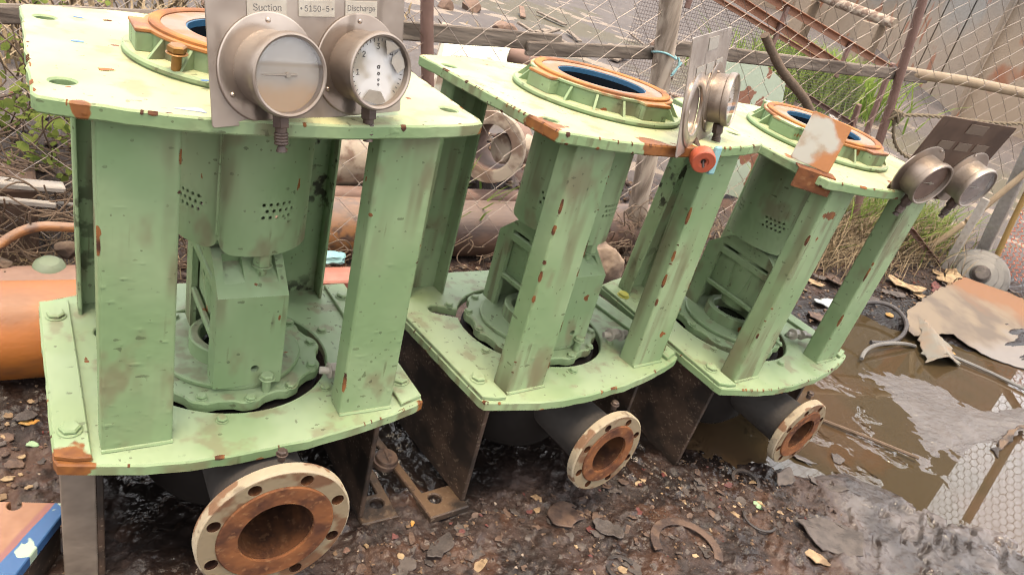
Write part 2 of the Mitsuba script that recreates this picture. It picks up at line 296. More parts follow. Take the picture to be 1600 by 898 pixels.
def obb(a, b, w, h, bev=0.003, up=(0, 0, 1)):
    """a bar of section w x h from a to b"""
    a, b = np.asarray(a, float), np.asarray(b, float); d = b - a; L = np.linalg.norm(d); d /= L
    if abs(d @ np.asarray(up)) > 0.99: up = (1, 0, 0) if abs(d[0]) < 0.9 else (0, 1, 0)
    s = np.cross(d, up); s /= np.linalg.norm(s); u = np.cross(s, d)
    m = box(0, L, -w / 2, w / 2, -h / 2, h / 2, bev); M = np.eye(4); M[:3, 0], M[:3, 1], M[:3, 2], M[:3, 3] = d, s, u, a
    m.apply_transform(M); return m
def ring_verts(ring, off):
    p = np.asarray(ring.coords)[:-1]
    a, b = np.roll(p, 1, 0), np.roll(p, -1, 0)
    n = []
    for q0, q, q1 in zip(a, p, b):
        d0, d1 = q - q0, q1 - q; d0 /= np.linalg.norm(d0) + 1e-12; d1 /= np.linalg.norm(d1) + 1e-12
        n0, n1 = np.array([-d0[1], d0[0]]), np.array([-d1[1], d1[0]]); m = n0 + n1; m /= np.linalg.norm(m) + 1e-9
        n.append(m / max(0.5, m @ n0))
    return p + np.array(n) * off
def plate(poly, z0, z1, b=0.0025):
    """a flat plate of the outline with rounded-over edges"""
    poly = sg.polygon.orient(poly, 1.0)
    rings = [poly.exterior] + list(poly.interiors)
    V, F = [], []; caps = []
    layers = [(z0, b), (z0 + b, 0.0), (z1 - b, 0.0), (z1, b)]
    base = 0; ins = []
    for r in rings:
        n = len(r.coords) - 1
        for z, o in layers:
            q = ring_verts(r, o); V.append(np.c_[q, np.full(n, z)])
            if o and z == z1: ins.append(q)
        for l in range(3):
            i = np.arange(n); j = (i + 1) % n; A = base + l * n
            F.append(np.c_[A + i, A + j, A + n + j]); F.append(np.c_[A + i, A + n + j, A + n + i])
        base += 4 * n
    inner = sg.Polygon(ins[0], ins[1:])
    v2, f2 = trimesh.creation.triangulate_polygon(inner, engine='earcut')
    for z, flip in ((z1, False), (z0, True)):
        f = f2[:, ::-1] if flip else f2
        V.append(np.c_[v2, np.full(len(v2), z)]); F.append(f + base); base += len(v2)
    m = trimesh.Trimesh(np.vstack(V), np.vstack(F), process=False); m.merge_vertices()
    return m
def circle(x, y, r, n=48): return sg.Polygon([(x + r * math.cos(2 * math.pi * i / n), y + r * math.sin(2 * math.pi * i / n)) for i in range(n)])
def lathe(prof, n=48, close=False):
    """revolve (r, z) points about z"""
    p = np.asarray(prof, float); k = len(p); a = np.arange(n) * 2 * np.pi / n
    V = np.stack([p[None, :, 0] * np.cos(a)[:, None], p[None, :, 0] * np.sin(a)[:, None], np.broadcast_to(p[:, 1], (n, k))], -1).reshape(-1, 3)
    F = []
    for i in range(n):
        j = (i + 1) % n
        for l in range(k if close else k - 1):
            l2 = (l + 1) % k
            F += [[i * k + l, j * k + l, j * k + l2], [i * k + l, j * k + l2, i * k + l2]]
    m = trimesh.Trimesh(V, F, process=False); m.merge_vertices(); m.update_faces(m.nondegenerate_faces()); return m
def cyl(p0, p1, r, n=24, r1=None):
    p0, p1 = np.asarray(p0, float), np.asarray(p1, float); L = np.linalg.norm(p1 - p0)
    b = min(r, r1 or r) * 0.08
    m = lathe([(0, 0), (r - b, 0), (r, b), ((r1 or r), L - b), ((r1 or r) - b, L), (0, L)], n)
    m.apply_transform(trimesh.geometry.align_vectors([0, 0, 1], (p1 - p0) / L)); m.apply_translation(p0); return m
def tubes(lines, r, sides=5):
    """polylines as tubes, all in one mesh; r a number or one per line"""
    V, F, base = [], [], 0; ang = np.arange(sides) * 2 * np.pi / sides
    for k, L in enumerate(lines):
        p = np.asarray(L, float); rr = np.broadcast_to(r[k] if np.ndim(r) else r, (len(p),))
        t = np.gradient(p, axis=0); t /= np.linalg.norm(t, axis=1, keepdims=True) + 1e-12
        ref = np.where(np.abs(t[:, 2:]) < 0.9, [[0, 0, 1.0]], [[1.0, 0, 0]]); a = np.cross(t, ref); a /= np.linalg.norm(a, axis=1, keepdims=True) + 1e-12
        b = np.cross(t, a)
        V.append((p[:, None] + rr[:, None, None] * (np.cos(ang)[None, :, None] * a[:, None] + np.sin(ang)[None, :, None] * b[:, None])).reshape(-1, 3))
        i, j = np.meshgrid(np.arange(len(p) - 1), np.arange(sides), indexing='ij'); j2 = (j + 1) % sides
        q = np.stack([i * sides + j, i * sides + j2, (i + 1) * sides + j2, (i + 1) * sides + j], -1).reshape(-1, 4) + base
        F.append(q[:, [0, 1, 2]]); F.append(q[:, [0, 2, 3]])
        for e in (0, len(p) - 1):
            f = np.array([[e * sides, e * sides + s, e * sides + s + 1] for s in range(1, sides - 1)]) + base; F.append(f)
        base += len(p) * sides
    return trimesh.Trimesh(np.vstack(V), np.vstack(F), process=False)
def spline(pts, n=40):
    from scipy.interpolate import make_interp_spline
    p = np.asarray(pts, float); u = np.r_[0, np.cumsum(np.linalg.norm(np.diff(p, axis=0), axis=1))]
    return make_interp_spline(u, p, k=min(3, len(p) - 1))(np.linspace(0, u[-1], n))
def roughen(mesh, amp, freq, seed=0, octaves=3):
    m = mesh.copy(); v = m.vertices
    d = np.stack([meshkit.fbm(v * freq + 31.7 * k, octaves, seed + k) for k in range(3)], -1) - 0.5
    m.vertices = v + 2 * amp * d; return m
def numbered(name):
    if name not in USED: USED[name] = 0; return name
    USED[name] += 1; return f'{name}_{USED[name]:03d}'
USED = {}
def shape(mesh, mat, smooth=30, **k): return mikit.ply(mesh, 'm_' + mat, smooth=smooth, **k)
def part(parent, name, sh, M=None, label=None):
    key = numbered(f'{parent}__{name}'); scene[key] = dict(sh) if M is None else {**sh, 'to_world': T(np.asarray(M).tolist())}
    if label: labels[key] = {'label': label}
    return key
def thing(name, label, category, group=None):
    key = numbered(name); labels[key] = {'label': label, 'category': category}
    if group: labels[key]['group'] = group
    return key
def solo(name, mesh, mat, label, category, group=None, smooth=30):
    key = thing(name, label, category, group); scene[key] = shape(mesh, mat, smooth); return key
def stuff(key): labels.setdefault(key, {})['kind'] = 'stuff'

# ------------------------------------------------------------------ the ground: mud by the pumps, scrap mound, yard out to the horizon
def graded(a, b, fine, far_lo, far_hi):
    mid = np.arange(a, b + 1e-9, fine); lo, hi, s = [], [], fine
    x = a
    while x > far_lo: s = min(s * 1.12, 25); x -= s; lo.append(x)
    x, s = b, fine
    while x < far_hi: s = min(s * 1.12, 25); x += s; hi.append(x)
    return np.r_[lo[::-1], mid, hi]
PUD = sg.Polygon([(1.60, 0.10), (1.74, -0.01), (1.87, -0.075), (1.97, -0.175), (2.15, -0.205), (2.24, -0.295), (2.31, -0.41), (2.345, -0.475), (2.46, -0.53), (2.58, -0.60), (3.1, -0.72), (4.6, -0.75),
                  (4.6, 0.0), (4.0, 0.10), (3.80, 0.30), (3.70, 0.42), (3.50, 0.50), (3.47, 0.645), (3.38, 0.70), (3.0, 0.58), (2.5, 0.50), (1.9, 0.42)])
def sstep(a, b, x):
    t = np.clip((x - a) / (b - a), 0, 1); return t * t * (3 - 2 * t)
def sil0(x, y): return sstep(1.75, 2.1, x - 0.35 * (y + 0.3)) * (1 - sstep(-0.15, 0.0, y)) * (1 - sstep(3.5, 4.5, x))
def ground_z(x, y):
    x, y = np.asarray(x, float), np.asarray(y, float); P = np.stack([x, y, np.zeros_like(x)], -1)
    near = (1 - sstep(5.2, 8, x)) * sstep(-6, -3, x) * (1 - sstep(2.2, 4, y)) * sstep(-6, -3, y)
    z = 0.030 * (meshkit.fbm(P * 2.3, 3, 1) - 0.5) + near * (0.020 * (meshkit.fbm(P * 11, 3, 2) - 0.5))
    cl = meshkit.fbm(P * 34, 4, 3); z += near * (1 - 0.8 * sil0(x, y)) * (0.019 * np.clip(cl - 0.45, 0, 1) * 2 + 0.0055 * (meshkit.fbm(P * 85, 2, 4) - 0.5))
    sil = sstep(1.75, 2.1, x - 0.35 * (y + 0.3)) * (1 - sstep(-0.15, 0.0, y)) * (1 - sstep(3.5, 4.5, x))
    ridg = 1 - np.abs(2 * meshkit.fbm(np.stack([x * 9 + y * 3, (y - x * 0.25) * 17, 0 * x], -1), 4, 5) - 1)
    z += sil * (0.017 * (ridg - 0.75) - 0.016 * sstep(0.60, 0.70, meshkit.fbm(np.stack([x * 7 + y * 8, (y - x * 0.5) * 26, 0 * x], -1), 3, 6)))
    mound = 0.26 * sstep(1.33, 1.75, y) * (1 - sstep(2.0, 3.0, y)) * (1 - sstep(2.4, 3.2, x)) * sstep(-4, -2, x)
    z += mound * (0.75 + 0.5 * meshkit.fbm(P * 5, 3, 8))
    z += 0.12 * sstep(0.95, 1.35, y) * sstep(3.0, 4.2, x) * (1 - sstep(5.2, 6.5, x)) * (1 - sstep(1.6, 2.4, y)) * 0.6
    d = shapely.distance(PUD, shapely.points(x.ravel(), y.ravel())).reshape(x.shape)
    e = shapely.distance(PUD.exterior, shapely.points(x.ravel(), y.ravel())).reshape(x.shape)
    sd = np.where(d > 0, d, -e)
    w = sstep(0.10, -0.06, -(-sd)) if False else 1 - sstep(-0.07, 0.06, sd)
    z = z * (1 - 0.85 * w) - 0.035 * w
    far = sstep(0.06, 0.3, sd)
    return z + 0.012 * (1 - w) * (0.3 + 0.7 * far)
gx, gy = graded(-0.22, 2.45, 0.0058, -150, 230), graded(-0.62, 0.72, 0.0058, -150, 230)
X, Y = np.meshgrid(gx, gy); Z = ground_z(X, Y)
nx, ny = len(gx), len(gy); idx = np.arange(nx * ny).reshape(ny, nx)
Fq = np.stack([idx[:-1, :-1], idx[:-1, 1:], idx[1:, 1:], idx[1:, :-1]], -1).reshape(-1, 4)
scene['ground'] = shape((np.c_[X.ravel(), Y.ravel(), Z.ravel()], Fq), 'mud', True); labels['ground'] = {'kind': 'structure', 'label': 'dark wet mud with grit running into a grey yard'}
gz = lambda x, y: float(ground_z(np.array([x]), np.array([y]))[0])
v2, f2 = trimesh.creation.triangulate_polygon(PUD.buffer(0.22), engine='earcut')
scene['water'] = shape(trimesh.Trimesh(np.c_[v2, np.full(len(v2), -0.010)], f2, process=False), 'water', False); labels['water'] = {'kind': 'structure', 'label': 'brown muddy puddle mirroring the sky'}

# ------------------------------------------------------------------ the three pump frames
PUMP_M = [np.array([[0.99973, 0.0, -0.02318, 0.0], [0.00018, 0.99997, 0.00787, 0.0], [0.02318, -0.00787, 0.99970, 0.357], [0, 0, 0, 1]]),
          np.array([[0.99549, -0.09469, 0.00599, 0.80442], [0.09456, 0.99533, 0.01928, -0.02069], [-0.00779, -0.01862, 0.99980, 0.37839], [0, 0, 0, 1]]),
          np.array([[0.99702, -0.07526, 0.01702, 1.53757], [0.07587, 0.99636, -0.03887, -0.06979], [-0.01404, 0.04004, 0.99910, 0.34899], [0, 0, 0, 1]])]
CX, CY, ZT = 0.266, 0.253, 0.6175           # axis of the frame, top of the top plate; z = 0 is the top of the base plate
half = [(-0.071, 0.004), (-0.066, -0.012), (-0.046, -0.020), (0.06, -0.050), (0.13, -0.060), (0.22, -0.063), (0.34, -0.057), (0.45, -0.040), (0.53, -0.022), (0.585, -0.006), (0.608, 0.004), (0.612, 0.022)]
outline = sg.Polygon(half + [(x, 0.506 - y) for x, y in half[::-1]])
def wob(poly, amp, seed):
    r = np.random.default_rng(seed); out = []
    c = np.asarray(poly.exterior.segmentize(0.03).coords)[:-1]
    return sg.Polygon(c + r.normal(0, amp, c.shape), [list(i.coords) for i in poly.interiors])
hole = circle(CX, CY, 0.200, 72).union(sg.LineString([(CX - 0.18, CY + 0.10), (CX - 0.222, CY + 0.128)]).buffer(0.022))
base_mesh = plate(wob(outline, 0.0007, 1).difference(hole), -0.024, 0.0, 0.003)
thole = circle(CX, CY, 0.108, 60)
small = [circle(x, y, 0.0165, 20) for x, y in ((-0.032, 0.062), (-0.036, 0.435), (0.573, 0.07), (0.573, 0.44))]
top_meshes = []
for s in range(3):
    o = wob(outline, 0.0012, 5 + s).difference(thole)
    for c in small: o = o.difference(c)
    top_meshes.append(plate(o, ZT - 0.0235, ZT, 0.003))
def channel(w, d, t, L, r=0.006):
    """C section: web on the front (y = 0), flanges running back"""
    p = sg.Polygon([(0, 0), (w, 0), (w, d), (w - t, d), (w - t, t), (t, t), (t, d), (0, d)])
    p = p.buffer(-t * 0.35, join_style=1).buffer(t * 0.35, join_style=1, quad_segs=3)
    p = p.intersection(sg.Polygon([(0, 0), (w, 0), (w, d), (0, d)]).buffer(-r).buffer(r, quad_segs=4))
    m = trimesh.creation.extrude_polygon(p, L, engine='earcut'); return m
LEG = channel(0.112, 0.054, 0.0075, ZT - 0.0235 - 0.001)
front_leg = LEG
rear_leg = moved(LEG, np.diag([1.0, -1, 1, 1])); rear_leg.invert()
leg_sh = [shape(moved(front_leg, Tr(x, 0, 0.0005)), 'green', 30) for x in (0.0, 0.42)] + [shape(moved(rear_leg, Tr(x, 0.506, 0.0005)), 'green_stained', 30) for x in (0.0, 0.42)]
weld = []
for x in (0.0, 0.42):
    weld.append(tubes([spline([(x, -0.001, 0.002), (x + 0.112, -0.001, 0.002)], 14)], 0.004, 6))
weld_sh = [shape(roughen(w, 0.0012, 60), 'green', 40) for w in weld]
bar_sh = [shape(plate(sg.Polygon([(-0.069, 0.0), (-0.040, -0.014), (-0.015, -0.018), (-0.015, 0.505), (-0.069, 0.505)]), 0.0, 0.010, 0.002), 'green', 30),
          shape(plate(sg.Polygon([(0.553, -0.004), (0.607, 0.014), (0.607, 0.505), (0.553, 0.505)]), 0.0, 0.010, 0.002), 'green', 30)]
def edge_rust(poly, zt, zb, n, seed, lmax=0.03):
    '''thin scabs of rust wrapped over the edges of a plate'''
    q = np.random.default_rng(seed); ring = poly.exterior; out = []
    for _ in range(n):
        s = q.uniform(0, ring.length); l = q.uniform(0.003, lmax) * q.random() ** 2 + 0.002; e = 0.0005; pts = []
        up = q.random() < 0.7; z = zt if up else zb; dz = 0.001 + 0.008 * q.random() ** 2; din = 0.0008 + 0.004 * q.random() ** 2
        for t in np.linspace(0, 1, 5):
            a = np.array(ring.interpolate((s + l * t) % ring.length).coords[0]); b = np.array(ring.interpolate((s + l * t + 0.002) % ring.length).coords[0]); d = b - a; d /= np.linalg.norm(d) + 1e-9
            nrm = np.array([d[1], -d[0]]) * (1 if ring.is_ccw else -1); w = (0.25 + 0.75 * math.sin(math.pi * min(max(t, 0.08), 0.92))) * q.uniform(0.6, 1)
            sg_ = 1 if up else -1
            pts += [(*(a + nrm * e), z - sg_ * 0.003), (*(a + nrm * e), z - sg_ * (0.003 + dz * w)), (*(a - nrm * 0.003), z + sg_ * e), (*(a - nrm * (0.003 + din * w)), z + sg_ * e), (*(a - nrm * 0.004), z - sg_ * 0.004)]
        try: out.append(hull(pts))
        except Exception: pass
    return cat(out)
def corner_rust(x, y, nx_, ny_, z0, z1, n, seed):
    q = np.random.default_rng(seed); out = []
    for _ in range(n):
        z = q.uniform(z0, z1); l = 0.003 + 0.045 * q.random() ** 3; e = 0.0005; w1, w2 = q.uniform(0.0012, 0.0042, 2); pts = []
        for t, k in ((-1, 0.2), (-0.4, 1), (0.3, 0.8), (1, 0.15)):
            pts += [(x - nx_ * (0.002 + w1 * k), y + ny_ * e, z + l * t * 0.5), (x + nx_ * e, y - ny_ * (0.002 + w2 * k), z + l * t * 0.5), (x - nx_ * 0.0012, y - ny_ * 0.0012, z + l * t * 0.5)]
        out.append(hull(pts))
    return cat(out)
EDGE_SH = [[shape(edge_rust(outline, 0.0, -0.024, 55, 20 + s, 0.016), 'scab', 30), shape(edge_rust(outline, ZT, ZT - 0.0235, (50, 120, 80)[s], 30 + s, 0.022), 'scab', 30),
            shape(cat([corner_rust(x, 0.0, sx, -1, 0.03, 0.56, (2, 9, 4)[s], 40 + s * 5 + i) for i, (x, sx) in enumerate(((0.0, -1), (0.112, 1), (0.42, -1), (0.532, 1)))]), 'scab', 30)] for s in range(3)]
bsdf('scab', two(bump(pr(lambda p, n, uv: mix((0.06, 0.026, 0.016), (0.26, 0.105, 0.035), smoothstep(0.3, 0.75, fbm(p.x * 40, p.y * 40, p.z * 40, 4))), 0.85, spec=0.2), grain, 0.0012, 5e-4)))
def hexbolt(r=0.013, h=0.009, dome=True):
    prof = sg.Polygon([(r * math.cos(a), r * math.sin(a)) for a in np.arange(6) * math.pi / 3])
    return cat([plate(prof, 0.002, h, 0.0022), cyl((0, 0, 0), (0, 0, 0.0025), r * 1.15, 18)])
bolt_sh = {m: shape(hexbolt(), m, 25) for m in ('green', 'yellow_green', 'brass')}
small_bolt = shape(hexbolt(0.0105, 0.0085), 'green', 25)
# gland plate under the bracket, with lobes for its bolts
th = np.linspace(0, 2 * np.pi, 145)[:-1]
lob = 0.178 + 0.0055 * np.clip(np.cos(12 * th) * 1.6, -1, 1) + 0.006 * np.cos(3 * th + 0.5)
disc_poly = sg.Polygon(np.c_[CX + lob * np.cos(th), CY + lob * np.sin(th)]).difference(circle(CX, CY, 0.062, 40))
disc_sh = shape(plate(disc_poly, -0.016, 0.008, 0.003), 'green', 30)
step_sh = shape(plate(circle(CX, CY, 0.142, 64).difference(circle(CX, CY, 0.066, 40)), 0.008, 0.020, 0.003), 'green', 30)
collar_sh = shape(moved(lathe([(0.062, 0.0), (0.083, 0.0), (0.083, 0.032), (0.080, 0.035), (0.066, 0.035), (0.062, 0.031)], 48, True), Tr(CX, CY, 0.020)), 'green', 30)
oil_sh = shape(moved(roughen(cyl((0, 0, 0), (0, 0, 0.004), 0.061, 40), 0.002, 40), Tr(CX, CY, 0.018)), 'black_oil', 30)
# bearing bracket: two channels, a sloping cap, a neck and an inner cone
def bracket_channel():
    p = sg.Polygon([(-0.065, 0), (0.065, 0), (0.065, 0.052), (0.053, 0.052), (0.053, 0.012), (-0.053, 0.012), (-0.053, 0.052), (-0.065, 0.052)])
    p = p.buffer(0.0035, join_style=1).buffer(-0.0035)
    m = trimesh.creation.extrude_polygon(p, 0.195, engine='earcut'); m.apply_translation((0, -0.143, 0.020)); return m
hole_cut = cyl((0.012, -0.17, 0.058), (0.012, -0.10, 0.058), 0.008, 20)
front_ch = bracket_channel().difference(hole_cut, engine='manifold')
back_ch = moved(bracket_channel(), Rz(math.pi))
cap_pts = [(sx * 0.065, sy * y, z) for sx in (-1, 1) for sy in (-1, 1) for y, z in ((0.143, 0.214), (0.143, 0.222), (0.085, 0.272), (0.06, 0.285), (0.085, 0.214))]
cap = hull([p for p in cap_pts])
cut = [hull([(sx * 0.012, sy * 0.16, 0.226), (sx * 0.052, sy * 0.16, 0.224), (sx * 0.012, sy * 0.075, 0.30), (sx * 0.050, sy * 0.075, 0.30), (sx * 0.012, sy * 0.16, 0.31), (sx * 0.052, sy * 0.16, 0.31), (sx * 0.014, sy * 0.07, 0.262), (sx * 0.046, sy * 0.07, 0.262)]) for sx in (-1, 1) for sy in (-1, 1)]
win = box(-0.2, 0.2, -0.088, 0.088, 0.15, 0.245)
cap = cap.difference(win, engine='manifold')
for c in cut: cap = cap.difference(c, engine='manifold')
neck = lathe([(0.0, 0.34), (0.066, 0.34), (0.066, 0.285), (0.064, 0.25), (0.057, 0.16), (0.048, 0.075), (0.044, 0.072), (0.0, 0.072)], 40)
bridge = ([box(sx * 0.059 - 0.006, sx * 0.059 + 0.006, -0.093, 0.093, z0, z1, 0.003) for sx in (-1, 1) for z0, z1 in ((0.103, 0.118), (0.212, 0.235))])
nut = cat([moved(hexbolt(0.017, 0.03), Tr(0.02, -0.105, 0.268)), cyl((0.02, -0.105, 0.25), (0.02, -0.105, 0.27), 0.009, 14)])
fins = ([hull([(sx * 0.045, -0.004, 0.27), (sx * 0.045, 0.004, 0.27), (sx * 0.064, -0.004, 0.21), (sx * 0.064, 0.004, 0.21), (sx * 0.04, -0.004, 0.12), (sx * 0.04, 0.004, 0.12)]) for sx in (-1, 1)])
TC = Tr(CX, CY, 0)
bracket_sh = [(n, shape(moved(m, TC), 'green', s)) for n, m, s in (('bracket_channel', front_ch, 25), ('bracket_channel', back_ch, 25), ('bracket_cap', cap, 20), ('bearing_cone', neck, 35), ('hex_nut', nut, 25)) + tuple(('window_bar', b, 25) for b in bridge) + tuple(('rib', b, 25) for b in fins) + tuple(('side_web', box(sx * 0.046 - 0.003, sx * 0.046 + 0.003, -0.095, 0.095, 0.112, 0.22, 0.001), 25) for sx in (-1, 1))]
# coupling guard: two half shells with vent holes
def shell(a0, a1, r, z0, z1, rc, holes, t=0.003, lip=None):
    n = 56; a = np.radians(np.linspace(a0, a1, n)); flat = sg.box(0, z0, 1, z1)
    zb = np.full(n, z0)
    s = np.minimum(np.arange(n), np.arange(n)[::-1]) * (abs(a1 - a0) / (n - 1) * math.pi / 180 * r)
    zb = z0 + np.where(s < rc, rc - np.sqrt(np.maximum(rc ** 2 - (rc - s) ** 2, 0)), 0)
    V, F = [], []
    for k, (rr, zz) in enumerate(((r, None), (r - t, None))):
        for i in range(n): V += [(rr * math.cos(a[i]), rr * math.sin(a[i]), zb[i]), (rr * math.cos(a[i]), rr * math.sin(a[i]), z1)]
    N = 2 * n
    for i in range(n - 1):
        p, q = 2 * i, 2 * i + 2
        F += [[p, q, q + 1], [p, q + 1, p + 1], [N + p, N + q + 1, N + q], [N + p, N + p + 1, N + q + 1], [p, N + q, q], [p, N + p, N + q], [p + 1, q + 1, N + q + 1], [p + 1, N + q + 1, N + p + 1]]
    for e in (0, 2 * n - 2): F += [[e, e + 1, N + e + 1], [e, N + e + 1, N + e]]
    m = trimesh.Trimesh(V, F, process=True); m.fix_normals()
    cuts = []
    for ca, cz in holes:
        for row in range(3):
            for c in range(5):
                g = math.radians(ca + (c - 2) * 6.0 + (3.0 if row == 1 else 0.0)); z = cz + (row - 1) * 0.0125
                d = np.array([math.cos(g), math.sin(g), 0]); cuts.append(cyl(d * (r - 0.02) + [0, 0, z], d * (r + 0.02) + [0, 0, z], 0.0036, 8))
    if cuts: m = m.difference(cat(cuts) if False else trimesh.boolean.union(cuts, engine='manifold'), engine='manifold')
    if lip:
        for g, sgn in lip:
            d = np.array([math.cos(math.radians(g)), math.sin(math.radians(g)), 0]); m = cat([m, hull([d * (r - 0.001) + w * s2 + [0, 0, z] for s2 in (-0.0015, 0.0015) for w in (np.array([-d[1], d[0], 0]),) for z in (z0 + 0.035, z1)] + [d * (r + 0.009) + w * s2 + [0, 0, z] for s2 in (-0.0015, 0.0015) for w in (np.array([-d[1], d[0], 0]),) for z in (z0 + 0.042, z1)])])
    return moved(m, TC)
guard_sh = [shape(shell(-121, 60, 0.125, 0.298, 0.5935, 0.03, [(-74, 0.388), (20, 0.388)], lip=[(-121, 1)]), 'green', 30),
            shape(shell(61, 240.5, 0.1215, 0.304, 0.5935, 0.03, [(-152, 0.386), (136, 0.386)]), 'green', 30)]
# motor ring on the top plate
LUGS = (0, 90, 180, 270)
drum_sh = shape(plate(circle(CX, CY, 0.168, 72).difference(circle(CX, CY, 0.108, 60)), ZT + 0.010, ZT + 0.043, 0.001), 'green', 30)
foot_sh = shape(plate(circle(CX, CY, 0.204, 80).difference(circle(CX, CY, 0.1085, 60)), ZT, ZT + 0.013, 0.004), 'green', 30)
rim_poly = circle(CX, CY, 0.172, 72)
for g in LUGS:
    rim_poly = rim_poly.union(sa.rotate(sg.box(CX + 0.12, CY - 0.040, CX + 0.190, CY + 0.040), g, origin=(CX, CY)))
rim_sh = shape(plate(rim_poly.difference(circle(CX, CY, 0.107, 60)), ZT + 0.0432, ZT + 0.0495, 0.0012), 'rim_worn', 25)
lug_sh = [shape(moved(box(0.150, 0.189, -0.039, 0.039, ZT + 0.012, ZT + 0.0430, 0.002), Rz(math.radians(g)), TC), 'green', 25) for g in LUGS]
rib_sh = [shape(moved(hull([(0.160, -0.0028, ZT + 0.012), (0.160, 0.0028, ZT + 0.012), (0.197, -0.0028, ZT + 0.012), (0.197, 0.0028, ZT + 0.012), (0.160, -0.0028, ZT + 0.0425), (0.160, 0.0028, ZT + 0.0425), (0.171, -0.0028, ZT + 0.0425), (0.171, 0.0028, ZT + 0.0425)]), Rz(math.radians(g)), TC), 'green', 20) for g in (25, 45, 65, 115, 135, 155, 205, 225, 245, 295, 315, 335)]
ridge_sh = shape(moved(lathe([(0.146, 0.0), (0.164, 0.0), (0.164, 0.004), (0.161, 0.0058), (0.150, 0.0058), (0.146, 0.0035)], 72, True), Tr(CX, CY, ZT + 0.0497)), 'orange_rust', 30)
seat_sh = shape(moved(lathe([(0.107, 0.0), (0.1455, 0.0), (0.1455, 0.0015), (0.107, 0.0015)], 72, True), Tr(CX, CY, ZT + 0.0497)), 'rim_seat', 30)
liner_sh = shape(moved(lathe([(0.1065, 0.050), (0.1065, 0.038), (0.1045, 0.038), (0.1045, 0.049)], 60, True), Tr(CX, CY, ZT)), 'blue', 30)
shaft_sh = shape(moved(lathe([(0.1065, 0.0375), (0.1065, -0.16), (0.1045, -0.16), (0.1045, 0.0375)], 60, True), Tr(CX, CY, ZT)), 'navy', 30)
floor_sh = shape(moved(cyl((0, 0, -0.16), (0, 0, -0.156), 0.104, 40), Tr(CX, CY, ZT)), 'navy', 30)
bsdf('rim_seat', two(pr(lambda p, n, uv: mix((0.26, 0.19, 0.15), (0.30, 0.14, 0.07), smoothstep(0.4, 0.65, fbm(p.x * 18, p.y * 18, p.z * 18, 3))), 0.7)))
bsdf('rim_worn', two(pr(lambda p, n, uv: mix(green_paint(p, n, uv), rim_col(p, n, uv), smoothstep(0.36, 0.46, fbm(p.x * 11 + 1, p.y * 11, p.z * 11, 4))), 0.6)))
# supports, casing, nozzle and flange under the base plate
GL = -0.366
side_sh = []
for sx, x in ((-1, 0.0), (1, 0.532)):
    m = cat([box(x - 0.006, x + 0.006, 0.040, 0.47, GL + 0.014, -0.0245, 0.002), box(x - (0.07 if sx > 0 else 0.0), x + (0.0 if sx > 0 else 0.0) + (0.07 if sx < 0 else 0.0), 0.4585, 0.470, GL + 0.014, -0.025, 0.002)])
    side_sh.append(shape(m, 'dark_steel', 25))
foot_strip_sh = []
for sx, x in ((-1, 0.0), (1, 0.532)):
    x0, x1 = (x - 0.106, x + 0.006) if sx < 0 else (x - 0.006, x + 0.088)
    xo = x0 if sx < 0 else x1
    p = sg.box(x0, 0.020, x1, 0.105).union(sg.box(x0, 0.38, x1, 0.48)).union(sg.box(min(xo, xo - sx * 0.024), 0.02, max(xo, xo - sx * 0.024), 0.48))
    for y in (0.075, 0.42): p = p.difference(circle((x0 + x1) / 2 + sx * 0.012, y, 0.0165, 20))
    foot_strip_sh.append(shape(plate(p, GL - 0.008, GL + 0.013, 0.003), 'dark_steel', 25))
casing_sh = shape(moved(lathe([(0.0, -0.30), (0.14, -0.30), (0.168, -0.26), (0.172, -0.20), (0.168, -0.11), (0.14, -0.075), (0.185, -0.06), (0.185, -0.028), (0.0, -0.028)], 48), TC), 'casing_dark', 35)
